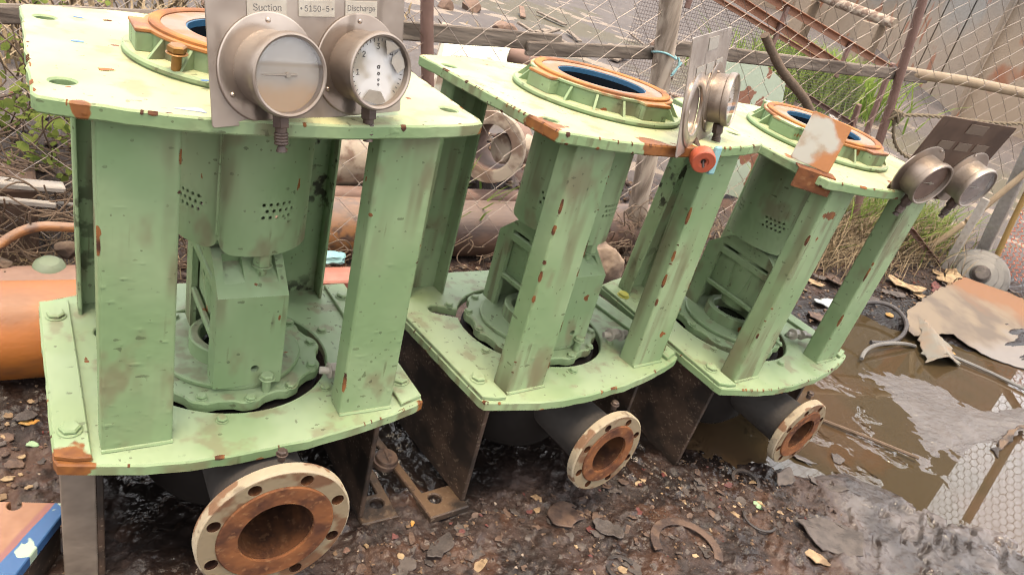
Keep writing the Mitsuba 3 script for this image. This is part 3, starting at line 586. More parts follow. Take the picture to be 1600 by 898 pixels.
def flange_parts(x, yf, z, R, rf, bore, holes_r, hd, t):
    M = Tr(x, yf, z) @ Rx(math.pi / 2)      # local z points to -y (towards the front)
    ring = circle(0, 0, R, 72)
    ring = ring.difference(circle(0, 0, bore + 0.003, 48))
    for i in range(8):
        a = math.radians(22.5 + 45 * i); ring = ring.difference(circle(holes_r * math.cos(a), holes_r * math.sin(a), hd, 18))
    out = [('flange_ring', shape(moved(plate(ring, -t, 0.0, 0.003), M), 'cream', 30))]
    face = circle(0, 0, R - 0.004, 72).difference(circle(0, 0, rf, 60))
    for i in range(8):
        a = math.radians(22.5 + 45 * i); face = face.difference(circle(holes_r * math.cos(a), holes_r * math.sin(a), hd + 0.0006, 18))
    out.append(('flange_face', shape(moved(plate(face, 0.0002, 0.0012, 0.0004), M), 'flange_face', 30)))
    for i in range(8):
        a = math.radians(22.5 + 45 * i); c = (holes_r * math.cos(a), holes_r * math.sin(a), 0)
        out.append(('bolt_hole', shape(moved(lathe([(hd - 0.0001, 0.0006), (hd - 0.0001, -t - 0.004), (0.0, -t - 0.0045)], 18), M @ Tr(*c)), 'bore_rust', 35)))
    out.append(('raised_face', shape(moved(lathe([(bore, -0.002), (bore, 0.005), (rf - 0.002, 0.005), (rf, 0.003), (rf, 0.0003)], 60), M), 'rust', 30)))
    L = yf - (CY - 0.12)
    out.append(('nozzle', shape(moved(lathe([(bore + 0.002, -t + 0.001), (bore + 0.002, L), (bore * 1.25, L), (bore * 1.32, -t - 0.03), (bore * 1.5, -t - 0.0005), (bore * 1.0, -t - 0.0004)], 48), M), 'grey_nozzle', 35)))
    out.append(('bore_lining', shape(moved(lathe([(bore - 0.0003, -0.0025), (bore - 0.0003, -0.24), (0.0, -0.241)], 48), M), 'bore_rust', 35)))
    out.append(('plug', shape(moved(cat([cyl((0, 0, 0), (0, 0, 0.016), 0.007, 12), moved(hexbolt(0.0095, 0.010), Tr(0, 0, 0.014))]), Tr(x + 0.008, yf + t + 0.012, z + R - 0.006)), 'fitting', 25)))
    return out
bsdf('grey_nozzle', two(bump(pr(lambda p, n, uv: mix((0.028, 0.023, 0.020), (0.080, 0.069, 0.061), fbm(p.x * 14, p.y * 14, p.z * 14, 4)), 0.7), grain, 0.001)))
flange_big = flange_parts(0.265, -0.149, -0.121, 0.1400, 0.106, 0.069, 0.1195, 0.0115, 0.026)
flange_small = flange_parts(0.276, -0.122, -0.149, 0.1120, 0.083, 0.054, 0.0925, 0.0095, 0.024)
# gauge panels
PAN_W, PAN_H = 0.3264, 0.2309
def euler_zxy(a, b, c): return Rz(a) @ Rx(b) @ Ry(c)
PANEL = [Tr(0.1373, -0.0726, 0.607) @ euler_zxy(0.2584, -0.1222, -0.0536),
         Tr(0.1858, -0.089, 0.6011) @ euler_zxy(0.4447, -0.175, -0.0759),
         Tr(0.1523, -0.0412, 0.5957) @ euler_zxy(-0.1196, 0.2012, -0.0254)]
FACE = Rx(math.pi / 2)                      # panel drawn in xz, its front is -y
def panel_plate(hole_at=None):
    p = sg.box(0, 0, PAN_W, PAN_H).buffer(-0.004).buffer(0.004, quad_segs=3)
    if hole_at:
        p = p.difference(sa.scale(circle(hole_at[0], hole_at[1], 0.05, 40), 1, 1))
    return moved(plate(p, -0.003, 0.0, 0.0006), FACE)
GX, GZ = (0.086, 0.2385), 0.0775
def at(x, z, y=0.0): return Tr(x, y, z) @ FACE
def ring_flange(): return lathe([(0.052, 0.0005), (0.0765, 0.0005), (0.0765, 0.0030), (0.0745, 0.0042), (0.052, 0.0042)], 56, True)
def gauge_case(d): return lathe([(0.0, 0.0), (0.0535, 0.0), (0.0535, d - 0.017), (0.0545, d - 0.0165), (0.058, d - 0.014), (0.0585, d - 0.006), (0.0570, d - 0.001), (0.0545, d), (0.0515, d - 0.0015), (0.0510, d - 0.012), (0.0, d - 0.012)], 56)
def digits(txt, h, ang, r):
    m = meshkit.text_mesh(txt, h, 0.0003); b = m.bounds; m.apply_translation((-(b[0] + b[1]) / 2 * [1, 1, 0])); m.apply_translation((r * math.cos(ang), r * math.sin(ang), 0)); return m
def nameplate(txt, w, h, th=0.0075, studs=False):
    pl = moved(plate(sg.box(-w / 2, -h / 2, w / 2, h / 2), 0.0003, 0.0016, 0.0004), np.eye(4))
    ink = None
    if txt:
        ink = meshkit.text_mesh(txt, th, 0.0003); b = ink.bounds; s = min(1.0, 0.86 * w / (b[1][0] - b[0][0])); ink.apply_scale([s, 1, 1]); b = ink.bounds; ink.apply_translation((-(b[0][0] + b[1][0]) / 2, -(b[0][1] + b[1][1]) / 2, 0.0017))
        if studs: ink = cat([ink] + [cyl((sx * w * 0.43, 0, 0.0016), (sx * w * 0.43, 0, 0.0021), 0.0016, 10) for sx in (-1, 1)])
    return pl, ink
screw = cat([lathe([(0, 0.0036), (0.0022, 0.0032), (0.0036, 0.0018), (0.0038, 0)], 14)])
stem = cat([moved(plate(sg.Polygon([(0.0125 * math.cos(a), 0.0125 * math.sin(a)) for a in np.arange(6) * math.pi / 3]), -0.022, 0.0, 0.001), np.eye(4)), cyl((0, 0, -0.03), (0, 0, -0.02), 0.0085, 16),
            lathe([(0.0105 if i % 2 else 0.009, -0.03 - 0.0022 * i) for i in range(9)], 16), cyl((0, 0, -0.058), (0, 0, -0.048), 0.008, 14, 0.005)])
def shard(pts): return trimesh.creation.extrude_polygon(sg.Polygon(pts), 0.0004, engine='earcut')
disk48 = lambda r: trimesh.creation.extrude_polygon(circle(0, 0, r, 48), 0.0004, engine='earcut')
def flat_disc(r):
    a = np.arange(48) * 2 * np.pi / 48; return trimesh.Trimesh(np.vstack([np.c_[r * np.cos(a), r * np.sin(a), 0 * a], [[0, 0, 0]]]), [[i, (i + 1) % 48, 48] for i in range(48)], process=False)

PUMPS = []
NAMES = ['large green pump frame nearest the camera on the left, two round gauges facing forward',
         'middle green pump frame with one gauge missing and an orange rusty plate corner',
         'farthest green pump frame at the right, leaning gauge panel and small rusty sign']
for k in range(3):
    M = PUMP_M[k]; P = thing('vertical_pump', NAMES[k], 'pump', 'green vertical pump frames in a row'); PUMPS.append(P)
    part(P, 'base_plate', shape(base_mesh, 'green', 30) if k == 0 else BASE, M)
    if k == 0: BASE = {kk: v for kk, v in scene[f'{P}__base_plate'].items() if kk != 'to_world'}
    for s in bar_sh: part(P, 'edge_bar', s, M)
    for s in leg_sh: part(P, 'leg', s, M)
    [part(P, 'weld_bead', w, M) for w in weld_sh]
    part(P, 'top_plate', shape(top_meshes[k], 'green', 30), M, ('pale top plate with bare orange rusty corner' if k == 1 else None))
    for s in EDGE_SH[k]: stuff(part(P, 'edge_rust', s, M))
    part(P, 'gland_plate', disc_sh, M); part(P, 'gland_step', step_sh, M); part(P, 'collar', collar_sh, M)
    part(P, 'oil_pool', oil_sh, M)
    for n, s in bracket_sh: part(P, n, s, M)
    for s in guard_sh: part(P, 'guard_shell', s, M)
    part(P, 'motor_ring', foot_sh, M); part(P, 'motor_drum', drum_sh, M); [part(P, 'motor_lug', s, M) for s in lug_sh]
    part(P, 'motor_rim', rim_sh, M); part(P, 'rim_ridge', ridge_sh, M); part(P, 'rim_seat', seat_sh, M); part(P, 'inner_liner', liner_sh, M); part(P, 'inner_shaft', shaft_sh, M); part(P, 'inner_floor', floor_sh, M)
    for s in rib_sh: part(P, 'motor_rib', s, M)
    for i in range(12):
        a = math.radians(30 * i); part(P, 'hex_bolt', small_bolt, M @ Tr(CX + 0.172 * math.cos(a), CY + 0.172 * math.sin(a), 0.0075) @ Rz(0.7 * i))
    for i in range(6):
        a = math.radians(60 * i + 14 + 8 * k); part(P, 'hex_bolt', small_bolt, M @ Tr(CX + 0.224 * math.cos(a), CY + 0.224 * math.sin(a), 0) @ Rz(0.9 * i))
    for x, y in ((-0.042, 0.058), (-0.042, 0.437), (0.580, 0.07), (0.580, 0.437)):
        part(P, 'hex_bolt', bolt_sh['yellow_green' if k == 2 and x < 0 and y > 0.2 else 'green'], M @ Tr(x, y, 0.010) @ Rz(x * 9 + y * 5 + k) @ np.diag([1.35, 1.35, 1.3, 1]))
    fit = cat([moved(hexbolt(0.016, 0.03), Ry(math.pi / 2), Tr(0.168, -0.075, 0.022)), moved(hexbolt(0.014, 0.026), Ry(math.pi / 2), Tr(0.200, -0.085, 0.022)), cyl((0.15, -0.07, 0.022), (0.24, -0.096, 0.022), 0.008, 14)])
    part(P, 'pipe_fitting', shape(moved(fit, Tr(CX, CY - 0.06, 0.004)), 'pale_plate', 25), M)
    stud = cat([cyl((0, 0, 0), (0, 0, 0.030), 0.0085, 14), moved(hexbolt(0.014, 0.011), Tr(0, 0, 0.030))])
    part(P, 'stud', shape(moved(stud, Tr(CX + 0.035, CY - 0.152, 0.008)), 'green', 25), M)
    for s in side_sh: part(P, 'support_plate', s, M)
    if k == 0: part(P, 'support_flange', shape(box(-0.062, -0.0065, 0.040, 0.052, GL + 0.016, -0.0255, 0.002), 'foot_grey', 25), M)
    for s in foot_strip_sh: part(P, 'foot_strip', s, M)
    part(P, 'pump_casing', casing_sh, M)
    for n, s in (flange_big if k == 0 else flange_small): part(P, n, s, M)
bsdf('foot_grey', two(bump(pr(lambda p, n, uv: mix((0.12, 0.088, 0.066), (0.27, 0.21, 0.16), fbm(p.x * 30, p.y * 30, p.z * 30, 4)), 0.7), grain, 0.001)))
# ------------------------------------------------------------------ gauge panels and gauges
def add_gauge(P, M, x, z, depth, dial, numerals, broken, name_label):
    G = part(P, 'pressure_gauge', shape(gauge_case(depth), 'stainless', 35), M @ at(x, z), name_label)
    part(G, 'mounting_ring', shape(ring_flange(), 'polished', 35), M @ at(x, z))
    dd = depth - 0.0118
    part(G, 'dial', shape(flat_disc(0.0509), dial, False), M @ at(x, z, -dd - 0.0003))
    ink = []
    if numerals:
        for t, a in (('1', 180), ('2', 135), ('3', 90), ('4', 45)): ink.append(digits(t, 0.0085, math.radians(a), 0.036))
        for a in np.arange(-45, 226, 9): ink.append(moved(box(0.043, 0.048, -0.0005, 0.0005, 0, 0.0003), Rz(math.radians(a))))
        for y, r in ((0.006, 0.003), (-0.004, 0.0026), (-0.013, 0.002), (-0.020, 0.0018)): ink.append(trimesh.creation.extrude_polygon(circle(0.002, y, r, 10).difference(circle(0.002, y, r * 0.45, 8)), 0.0003, engine='earcut'))
    needle = cat([hull([(-0.040, 0.0004, 0.002), (-0.040, -0.0004, 0.002), (0.014, 0.0022, 0.002), (0.014, -0.0022, 0.002), (-0.040, 0, 0.0026), (0.014, 0, 0.003)]), cyl((0, 0, 0), (0, 0, 0.004), 0.004, 14)])
    if broken == 'none' or not numerals: part(G, 'needle', shape(needle, 'needle_faded', 25), M @ at(x, z, -dd - 0.0005) @ Rz(-0.05))
    if ink: part(G, 'numerals', shape(cat(ink), 'ink', 25), M @ at(x, z, -dd - 0.0006))
    if broken == 'none':
        part(G, 'glass', shape(flat_disc(0.0512), 'glass', False), M @ at(x, z, -depth + 0.0025))
    elif broken == 'shards':
        for pts, tl in (([(0.008, 0.046), (0.024, 0.042), (0.035, 0.034), (0.022, 0.030), (0.012, 0.024)], 0.05), ([(0.037, 0.030), (0.046, 0.017), (0.048, 0.004), (0.034, -0.004), (0.022, 0.012), (0.024, 0.020)], -0.06), ([(-0.03, -0.040), (0.0, -0.050), (0.014, -0.046), (0.004, -0.030), (-0.018, -0.026)], 0.04)):
            part(G, 'glass_shard', shape(shard(pts), 'shard', False), M @ at(x, z, -depth + 0.006) @ Rx(tl))
    part(G, 'stem', shape(stem, 'fitting', 25), M @ Tr(x, -0.5 * depth, z - 0.054))
    return G
bsdf('shard', two(pr(lambda p, n, uv: mix((0.36, 0.32, 0.27), (0.26, 0.22, 0.17), fbm(p.x * 60, p.y * 60, p.z * 60, 3)), 0.12, spec=0.6)))
def steel3(p, n, uv):  # stainless darkened: shade of the forward-leaning panel painted into its colour
    return steel_col(p, n, uv) * mi.Color3f(0.20, 0.135, 0.10)
bsdf('panel_shaded', two(pr(steel3, 0.65, metallic=0.0, spec=0.25)))
for k in range(3):
    P, M = PUMPS[k], PUMP_M[k] @ PANEL[k]
    pan = part(P, 'gauge_panel', shape(panel_plate((GX[0], 0.083) if k == 1 else None), 'stainless' if k < 2 else 'panel_shaded', 25), M)
    for txt, x, z, w, h, th in (('Suction', 0.087, 0.1590, 0.060, 0.0235, 0.0090), ('5150-5', 0.1655, 0.1590, 0.060, 0.0225, 0.0080), ('Discharge', 0.243, 0.1600, 0.058, 0.0225, 0.0080), ('', 0.166, 0.209, 0.080, 0.026, 0.01)):
        pl, ink = nameplate(txt if k < 2 or not txt else '', w, h, th, txt == '5150-5')
        mat = 'pale_plate' if k == 0 else ('worn_plate' if k == 1 else 'dark_plate')
        part(pan, 'nameplate', shape(pl, mat, 25), M @ at(x, z))
        if ink is not None and k == 0: part(pan, 'lettering', shape(ink, 'ink_worn', 25), M @ at(x, z))
    for gx in GX:
        if k == 1 and gx == GX[0]: continue
        for a in (90, 210, 330): part(pan, 'screw', shape(screw, 'polished', 25), M @ at(gx + 0.0655 * math.cos(math.radians(a)), GZ + 0.0655 * math.sin(math.radians(a)), -0.004))
bsdf('needle_faded', two(pr((0.23, 0.185, 0.14), 0.7)))
bsdf('ink_worn', two(pr((0.14, 0.125, 0.115), 0.7)))
bsdf('worn_plate', two(pr((0.33, 0.295, 0.25), 0.5, metallic=0.3)))
bsdf('dark_plate', two(pr((0.13, 0.085, 0.055), 0.6, metallic=0.1)))
add_gauge(PUMPS[0], PUMP_M[0] @ PANEL[0], GX[0], GZ, 0.062, 'dial_fluid', False, 'none', 'round gauge with fogged glass, half full of brown fluid')
add_gauge(PUMPS[0], PUMP_M[0] @ PANEL[0], GX[1], GZ, 0.062, 'dial_white', True, 'shards', 'round gauge with white dial and broken glass')
add_gauge(PUMPS[1], PUMP_M[1] @ PANEL[1], GX[1], 0.088, 0.047, 'dial_white', True, 'none', None)
add_gauge(PUMPS[2], PUMP_M[2] @ PANEL[2], GX[0] - 0.022, 0.076, 0.056, 'dial_brown', False, 'open', None)
add_gauge(PUMPS[2], PUMP_M[2] @ PANEL[2], GX[1] + 0.030, 0.076, 0.056, 'dial_brown', False, 'none', None)
# the empty gauge mount of the middle pump: an oval ring with a torn plate in it
M1 = PUMP_M[1] @ PANEL[1]
part(PUMPS[1], 'empty_gauge_mount', shape(cat([lathe([(0.050, 0.0), (0.0765, 0.0), (0.0765, 0.003), (0.060, 0.006), (0.050, 0.0035)], 56, True), lathe([(0.012, -0.010), (0.050, -0.004), (0.050, -0.0055), (0.012, -0.012)], 48, True)]), 'polished', 35), M1 @ at(GX[0], 0.083))
# loose fittings of the middle and far pump
cap_c = np.array([0.268, -0.095, 0.599])
red = cat([moved(lathe([(0.006, 0.0), (0.010, 0.001), (0.011, 0.004), (0.0235, 0.004), (0.0255, 0.002), (0.0262, -0.003), (0.0262, -0.020), (0.024, -0.024), (0.006, -0.024)], 40, True), np.eye(4))])
part(PUMPS[1], 'red_cap', shape(red, 'red_plastic', 30), PUMP_M[1] @ Tr(*cap_c) @ Rz(-0.55) @ Rx(math.pi / 2 + 0.25), 'round orange red plastic cap under the gauge')
part(PUMPS[1], 'cap_core', shape(cat([cyl((0, 0, -0.024), (0, 0, -0.004), 0.0065, 14), cyl((0, 0, -0.004), (0.004, -0.012, 0.003), 0.003, 8)]), 'fitting', 25), PUMP_M[1] @ Tr(*cap_c) @ Rz(-0.55) @ Rx(math.pi / 2 + 0.25))
part(PUMPS[1], 'pipe_stub', shape(cyl((0, 0, -0.10), (0, 0, -0.02), 0.0075, 12), 'fitting', 25), PUMP_M[1] @ Tr(*cap_c) @ Rz(-0.55) @ Rx(math.pi / 2 + 0.25))
part(PUMPS[1], 'tape', shape(roughen(box(0.025, 0.043, -0.006, 0.006, -0.026, 0.034, 0.003), 0.004, 70), 'cyan_tape', 30), PUMP_M[1] @ Tr(*cap_c), 'pale cyan tape wrapped beside the red cap')
sq = plate(sg.box(-0.050, 0.0, 0.050, 0.118).buffer(-0.006).buffer(0.006), 0.0, 0.003, 0.0008)
sq = moved(sq, Tr(0, 0, 0))
Ms = PUMP_M[2] @ Tr(-0.062, 0.055, 0.625) @ Rz(-0.75) @ Rx(1.32) @ Rz(-0.10)
part(PUMPS[2], 'sign_plate', shape(sq, 'sign_rust', 25), Ms, 'small square sign plate, white with orange rust round its edge')
part(PUMPS[2], 'sign_bracket', shape(cat([plate(sg.box(-0.046, -0.028, 0.046, 0.012), -0.0005, 0.003, 0.0006), box(-0.046, 0.046, -0.030, -0.0265, -0.045, 0.003, 0.0008)]), 'rust', 25), PUMP_M[2] @ Tr(-0.054, 0.040, 0.6185) @ Rz(-0.75))
part(PUMPS[2], 'bracket_bolt', shape(moved(hexbolt(0.011, 0.014), Rx(math.pi)), 'fitting', 25), PUMP_M[2] @ Tr(-0.045, 0.022, 0.592))
part(PUMPS[0], 'brass_bolt', shape(cat([cyl((0, 0, 0), (0, 0, 0.030), 0.0075, 14), moved(hexbolt(0.0145, 0.014), Tr(0, 0, 0.026))]), 'brass', 25), PUMP_M[0] @ Tr(0.122, 0.122, ZT + 0.0125) @ Rx(0.1), 'rusty brass hexagon bolt standing on the motor ring')
for x, y, r, m in ((0.000, 0.289, 0.014, 'blue_chip'), (0.016, 0.461, 0.010, 'blue_chip'), (0.063, 0.463, 0.010, 'rust'), (0.03, 0.136, 0.016, 'orange_rust'), (0.115, -0.030, 0.028, 'lilac_chip'), (0.155, 0.075, 0.008, 'blue_chip')):
    g = np.sort(rng.uniform(0, 2 * np.pi, 9)); rr = r * rng.uniform(0.55, 1.0, 9)
    part(PUMPS[0], 'paint_chip', shape(moved(trimesh.creation.extrude_polygon(sg.Polygon(np.c_[rr * np.cos(g), 0.5 * rr * np.sin(g)]).buffer(0.0008), 0.0007, engine='earcut'), Rz(rng.uniform(-0.4, 0.2)), Tr(x, y, ZT + 0.0002 if y < 0.1 and x < 0.13 or x < 0.07 else ZT + 0.0132)), m, False), PUMP_M[0])
bsdf('blue_chip', two(pr((0.10, 0.20, 0.42), 0.5)))
bsdf('lilac_chip', two(pr((0.34, 0.37, 0.42), 0.5)))

# ------------------------------------------------------------------ chips, flakes, leaves and gaskets on the mud
def flake_mesh(r, aspect=0.7, t=0.003, n=11, seed=0, warp=0.004, rag=0.35):
    q = np.random.default_rng(seed); g = np.linspace(0, 2 * np.pi, n, endpoint=False) + q.uniform(-0.2, 0.2, n); rr = r * (1 - rag * q.random(n))
    p = sg.Polygon(np.c_[rr * np.cos(g), aspect * rr * np.sin(g)]).segmentize(r * 0.3)
    c = np.asarray(p.exterior.coords)[:-1]; c = c + q.normal(0, r * 0.035, c.shape); p = sg.Polygon(c).buffer(0)
    if p.geom_type != 'Polygon': p = max(p.geoms, key=lambda u: u.area)
    m = plate(p, 0, t, t * 0.3); m = m.subdivide_to_size(r * 0.4)
    v = m.vertices; v[:, 2] += warp * 2 * (meshkit.fbm(np.c_[v[:, :2] / r * 1.1 + seed, np.zeros(len(v))], 2, seed) - 0.5); m.vertices = v
    return m
FL = 0
def flake(name, x, y, r, mat, label, category, aspect=0.7, rot=0.0, t=0.003, group=None, warp=None, lift=0.002, tilt=(0, 0), rag=0.35, water=False):
    global FL; FL += 1
    m = flake_mesh(r, aspect, t, 11, FL, r * 0.16 if warp is None else warp, rag)
    z = (max(gz(x, y), -0.008) if water else gz(x, y)) + lift
    key = thing(name, label, category, group); scene[key] = {**shape(m, mat, 35), 'to_world': T((Tr(x, y, z) @ Rz(rot) @ Rx(tilt[0]) @ Ry(tilt[1])).tolist())}
    return key
flake('dry_leaf', 0.752, -0.171, 0.030, 'flake_tan', 'large pointed tan leaf lying at the lower middle edge of the mud', 'leaf', 0.42, 0.5, 0.0015)
flake('paint_flake', 1.666, -0.230, 0.026, 'flake_mint', 'bright mint green paint flake alone on the mud near the black rubber ring', 'paint flake', 0.75, 0.3, 0.0015)
flake('paint_flake', 1.855, -0.030, 0.020, 'flake_mint', 'thin mint green paint flake at the foot of the farthest flange', 'paint flake', 0.35, -0.8, 0.0015)
flake('dry_leaf', 0.987, -0.056, 0.015, 'flake_tan', 'small yellow tan leaf left of the middle flange', 'leaf', 0.75, 0.2, 0.0015)
flake('dry_leaf', 0.630, -0.052, 0.022, 'flake_brown', 'brown curled leaf strip in front of the first foot plate', 'leaf', 0.45, 1.2, 0.0015)
flake('dry_leaf', 0.650, -0.012, 0.011, 'flake_orange', 'tiny orange yellow leaf beside the brown leaf strip', 'leaf', 0.6, 1.1, 0.0015)
flake('rust_flake', 1.045, -0.098, 0.062, 'flake_brown', 'big dark rust plate with a tan edge in front of the middle flange', 'rust flake', 0.8, 0.4, 0.006, rag=0.25)
flake('rust_flake', 1.128, -0.178, 0.048, 'flake_grey', 'smooth grey wedge shaped flake beside the broken gasket ring', 'rust flake', 0.6, -0.9, 0.004, rag=0.2)
flake('rust_flake', 0.685, -0.095, 0.058, 'flake_grey', 'flat dark grey flake half sunk in the mud at the lower middle', 'rust flake', 0.5, 0.5, 0.004)
flake('rust_flake', 1.775, -0.405, 0.115, 'flake_grey', 'largest grey scale plate with tan broken edge at the lower right', 'rust flake', 0.72, -0.5, 0.006, rag=0.25, lift=0.006)
flake('rust_flake', 1.660, -0.440, 0.050, 'flake_tan', 'tan broken rust piece under the edge of the largest grey scale plate', 'rust flake', 0.55, -1.0, 0.005, lift=0.004)
flake('rust_flake', 1.990, -0.235, 0.085, 'flake_grey', 'long grey flake at the near shore of the puddle', 'rust flake', 0.32, -0.75, 0.006, lift=0.006)
flake('rust_flake', 1.850, -0.175, 0.045, 'flake_grey', 'upright dark flake standing at the oily shore', 'rust flake', 0.7, 0.2, 0.006, tilt=(0.5, -0.3), lift=0.02)
flake('rust_flake', 2.03, -0.10, 0.06, 'silt_sheet', 'pale curled strip half under water right of the farthest flange', 'rust flake', 0.28, -0.9, 0.004, lift=0.004, water=True)
flake('rust_flake', 2.19, -0.14, 0.035, 'flake_grey', 'bluish grey fragment under shallow water by the shore', 'rust flake', 0.8, 0.4, 0.003, lift=0.001, water=True)
flake('dry_leaf', 3.66, 0.275, 0.045, 'flake_orange', 'bright orange yellow leaf floating in the puddle', 'leaf', 0.45, -0.4, 0.002, water=True, lift=0.004)
flake('dry_leaf', 3.62, 0.60, 0.040, 'flake_orange', 'orange leaf by the far ring of hose', 'leaf', 0.6, 0.3, 0.002, water=True, lift=0.012)
for x, y, r, m, what, a in ((4.10, 0.82, 0.15, 'flake_tan', 'large curled tan rust sheet behind the puddle', 0.55), (4.72, 0.88, 0.20, 'flake_tan', 'long pale tan scale piece near the planks', 0.33), (4.40, 0.78, 0.17, 'flake_red', 'dull red strip among the scale pieces', 0.25), (3.62, 0.76, 0.11, 'flake_grey', 'grey crumpled scale piece behind the far leg', 0.6),
                            (3.25, 0.74, 0.09, 'flake_white', 'bluish white plate scrap beside the far base plate', 0.5), (3.56, 0.92, 0.10, 'flake_brown', 'brown scale scrap under the dry grass', 0.6), (5.02, 0.66, 0.09, 'flake_tan', 'tan flake near the round hub', 0.5), (3.06, 0.64, 0.08, 'flake_brown', 'dark red brown scrap close to the far back leg', 0.6), (4.15, 0.62, 0.10, 'flake_mint', 'greenish scale scrap at the edge of the rust sheet', 0.35)):
    flake('rust_flake', x, y, r, m, what, 'rust flake', a, rng.uniform(-1, 1), 0.008, lift=0.012, warp=r * 0.22)
for x, y, r, m, what in ((-0.096, 0.541, 0.024, 'flake_orange', 'tan orange chip left of the first base plate'), (-0.100, 0.555, 0.030, 'flake_grey', 'flat grey stone chip left of the first base plate'), (-0.090, 0.459, 0.017, 'flake_mint', 'pale mint paint chip left of the first base plate'), (-0.141, 0.493, 0.026, 'flake_brown', 'brown round chip at the left edge of the mud'), (-0.125, 0.40, 0.026, 'flake_brown', 'dark brown lump just above the painted corner plate')):
    flake('rust_flake', x, y, r, m, what, 'rust flake', 0.7, rng.uniform(-1, 1), 0.005)
def free(x, y):
    if -0.10 < x < 2.15 and -0.02 < y < 0.52: return False
    return not PUD.buffer(0.03).contains(sg.Point(x, y)) and not (0.12 < x < 0.42 and y > -0.2)
cnt = 0
while cnt < 210:
    x = rng.uniform(0.4, 1.75); y = rng.uniform(-0.33, 0.0) if x > 0.95 else rng.uniform(-0.24, 0.10)
    if not free(x, y): continue
    m = rng.choice(['flake_tan', 'flake_grey', 'flake_brown', 'flake_brown', 'flake_grey', 'flake_brown', 'flake_brown', 'flake_grey', 'flake_brown', 'flake_tan', 'flake_brown', 'flake_grey', 'flake_red'])
    w = {'flake_tan': 'small tan', 'flake_grey': 'small grey', 'flake_brown': 'small brown', 'flake_red': 'small dull red'}[m]
    flake('rust_flake', x, y, (0.006 + 0.020 * rng.random() ** 2) * (1.4 if m == 'flake_grey' else 1), m, w + ' chip scattered on the dark mud in front of the pumps', 'rust flake', rng.uniform(0.5, 0.9), rng.uniform(0, 6), 0.0025, group=w + ' chips on the mud', rag=0.5, lift=rng.uniform(-0.001, 0.002), tilt=tuple(rng.normal(0, 0.14, 2)))
    cnt += 1
for x, y in rng.uniform((-0.16, 0.30), (-0.075, 0.62), (16, 2)):
    m = rng.choice(['flake_tan', 'flake_grey', 'flake_brown'])
    w = {'flake_tan': 'small tan', 'flake_grey': 'small grey', 'flake_brown': 'small brown'}[m]
    flake('rust_flake', x, y, rng.uniform(0.007, 0.018), m, w + ' chip on the mud left of the first pump', 'rust flake', 0.7, rng.uniform(0, 6), 0.004, group=w + ' chips left of the first pump', rag=0.45)
for i in range(34):
    x, y = rng.uniform(3.0, 5.3), rng.uniform(0.72, 1.15)
    m = rng.choice(['flake_tan', 'flake_grey', 'flake_brown', 'flake_grey']); w = {'flake_tan': 'tan', 'flake_grey': 'grey', 'flake_brown': 'brown'}[m]
    flake('rust_flake', x, y, rng.uniform(0.025, 0.075), m, w + ' scale piece strewn between the puddle and the dry grass', 'rust flake', 0.6, rng.uniform(0, 6), 0.006, group=w + ' scale pieces behind the puddle', lift=0.01, rag=0.5, warp=0.012)
# grit: thousands of crumbs
def crumbs(n, xr, yr, s0, s1, keep):
    V, F = [], []; base = 0; ico = trimesh.creation.icosahedron(); k = 0
    xs, ys = rng.uniform(*xr, n), rng.uniform(*yr, n); zs = ground_z(xs, ys)
    for x, y, z in zip(xs, ys, zs):
        if not keep(x, y): continue
        s = s0 + (s1 - s0) * rng.random() ** 3; v = ico.vertices * rng.uniform(0.5, 1.1, (12, 1)) * s * rng.uniform(0.5, 1.2, 3) * [1, 1, 0.55]
        a = rng.uniform(0, 6.28); v = v @ np.array([[math.cos(a), -math.sin(a), 0], [math.sin(a), math.cos(a), 0], [0, 0, 1]]).T + [x, y, z + 0.15 * s]
        V.append(v); F.append(ico.faces + base); base += 12
    return trimesh.Trimesh(np.vstack(V), np.vstack(F), process=False)
keep_mud = lambda x, y: not (0.02 < x < 2.2 and 0.02 < y < 0.5) and not PUD.contains(sg.Point(x, y)) and (x < 1.95 or y > 0.6)
scene['grit'] = shape(cat([crumbs(9000, (-0.3, 2.1), (-0.42, 0.75), 0.0012, 0.0062, keep_mud), crumbs(1600, (-0.2, 1.9), (-0.35, 0.7), 0.005, 0.013, keep_mud), crumbs(2500, (2.7, 5.2), (0.55, 1.2), 0.004, 0.016, keep_mud), crumbs(3000, (-0.6, 3.2), (1.0, 2.3), 0.006, 0.045, lambda x, y: True)]), 'grit', False)
labels['grit'] = {'kind': 'stuff', 'label': 'fine grit and rust crumbs over the mud', 'category': 'grit'}
# rings, gaskets and hoses
def ring_thing(name, x, y, r, w, h, mat, label, cat_, a0=0, a1=360, tilt=(0, 0), lift=0.003, sides=6):
    n = max(12, int(abs(a1 - a0) / 7)); a = np.radians(np.linspace(a0, a1, n)); pts = np.c_[r * np.cos(a), r * np.sin(a), 0 * a]
    if abs(a1 - a0) >= 359:
        m = lathe([(r - w, -h), (r + w, -h), (r + w, h), (r - w, h)], 48, True)
    else:
        p = sg.Polygon(np.vstack([np.c_[(r - w) * np.cos(a), (r - w) * np.sin(a)], np.c_[(r + w) * np.cos(a), (r + w) * np.sin(a)][::-1]])); m = plate(p, -h, h, h * 0.4)
    key = thing(name, label, cat_); scene[key] = {**shape(m, mat, 30), 'to_world': T((Tr(x, y, max(gz(x, y), -0.008) + h + lift) @ Rx(tilt[0]) @ Ry(tilt[1])).tolist())}
ring_thing('rubber_ring', 1.715, -0.135, 0.040, 0.005, 0.004, 'rubber', 'black rubber ring lying on the oily mud near the mint paint flake', 'rubber ring', tilt=(0.1, -0.1))
ring_thing('broken_gasket', 1.300, -0.295, 0.085, 0.012, 0.002, 'flake_brown', 'broken half ring of brown gasket on the mud at the lower middle', 'gasket', -50, 170, lift=0.006)
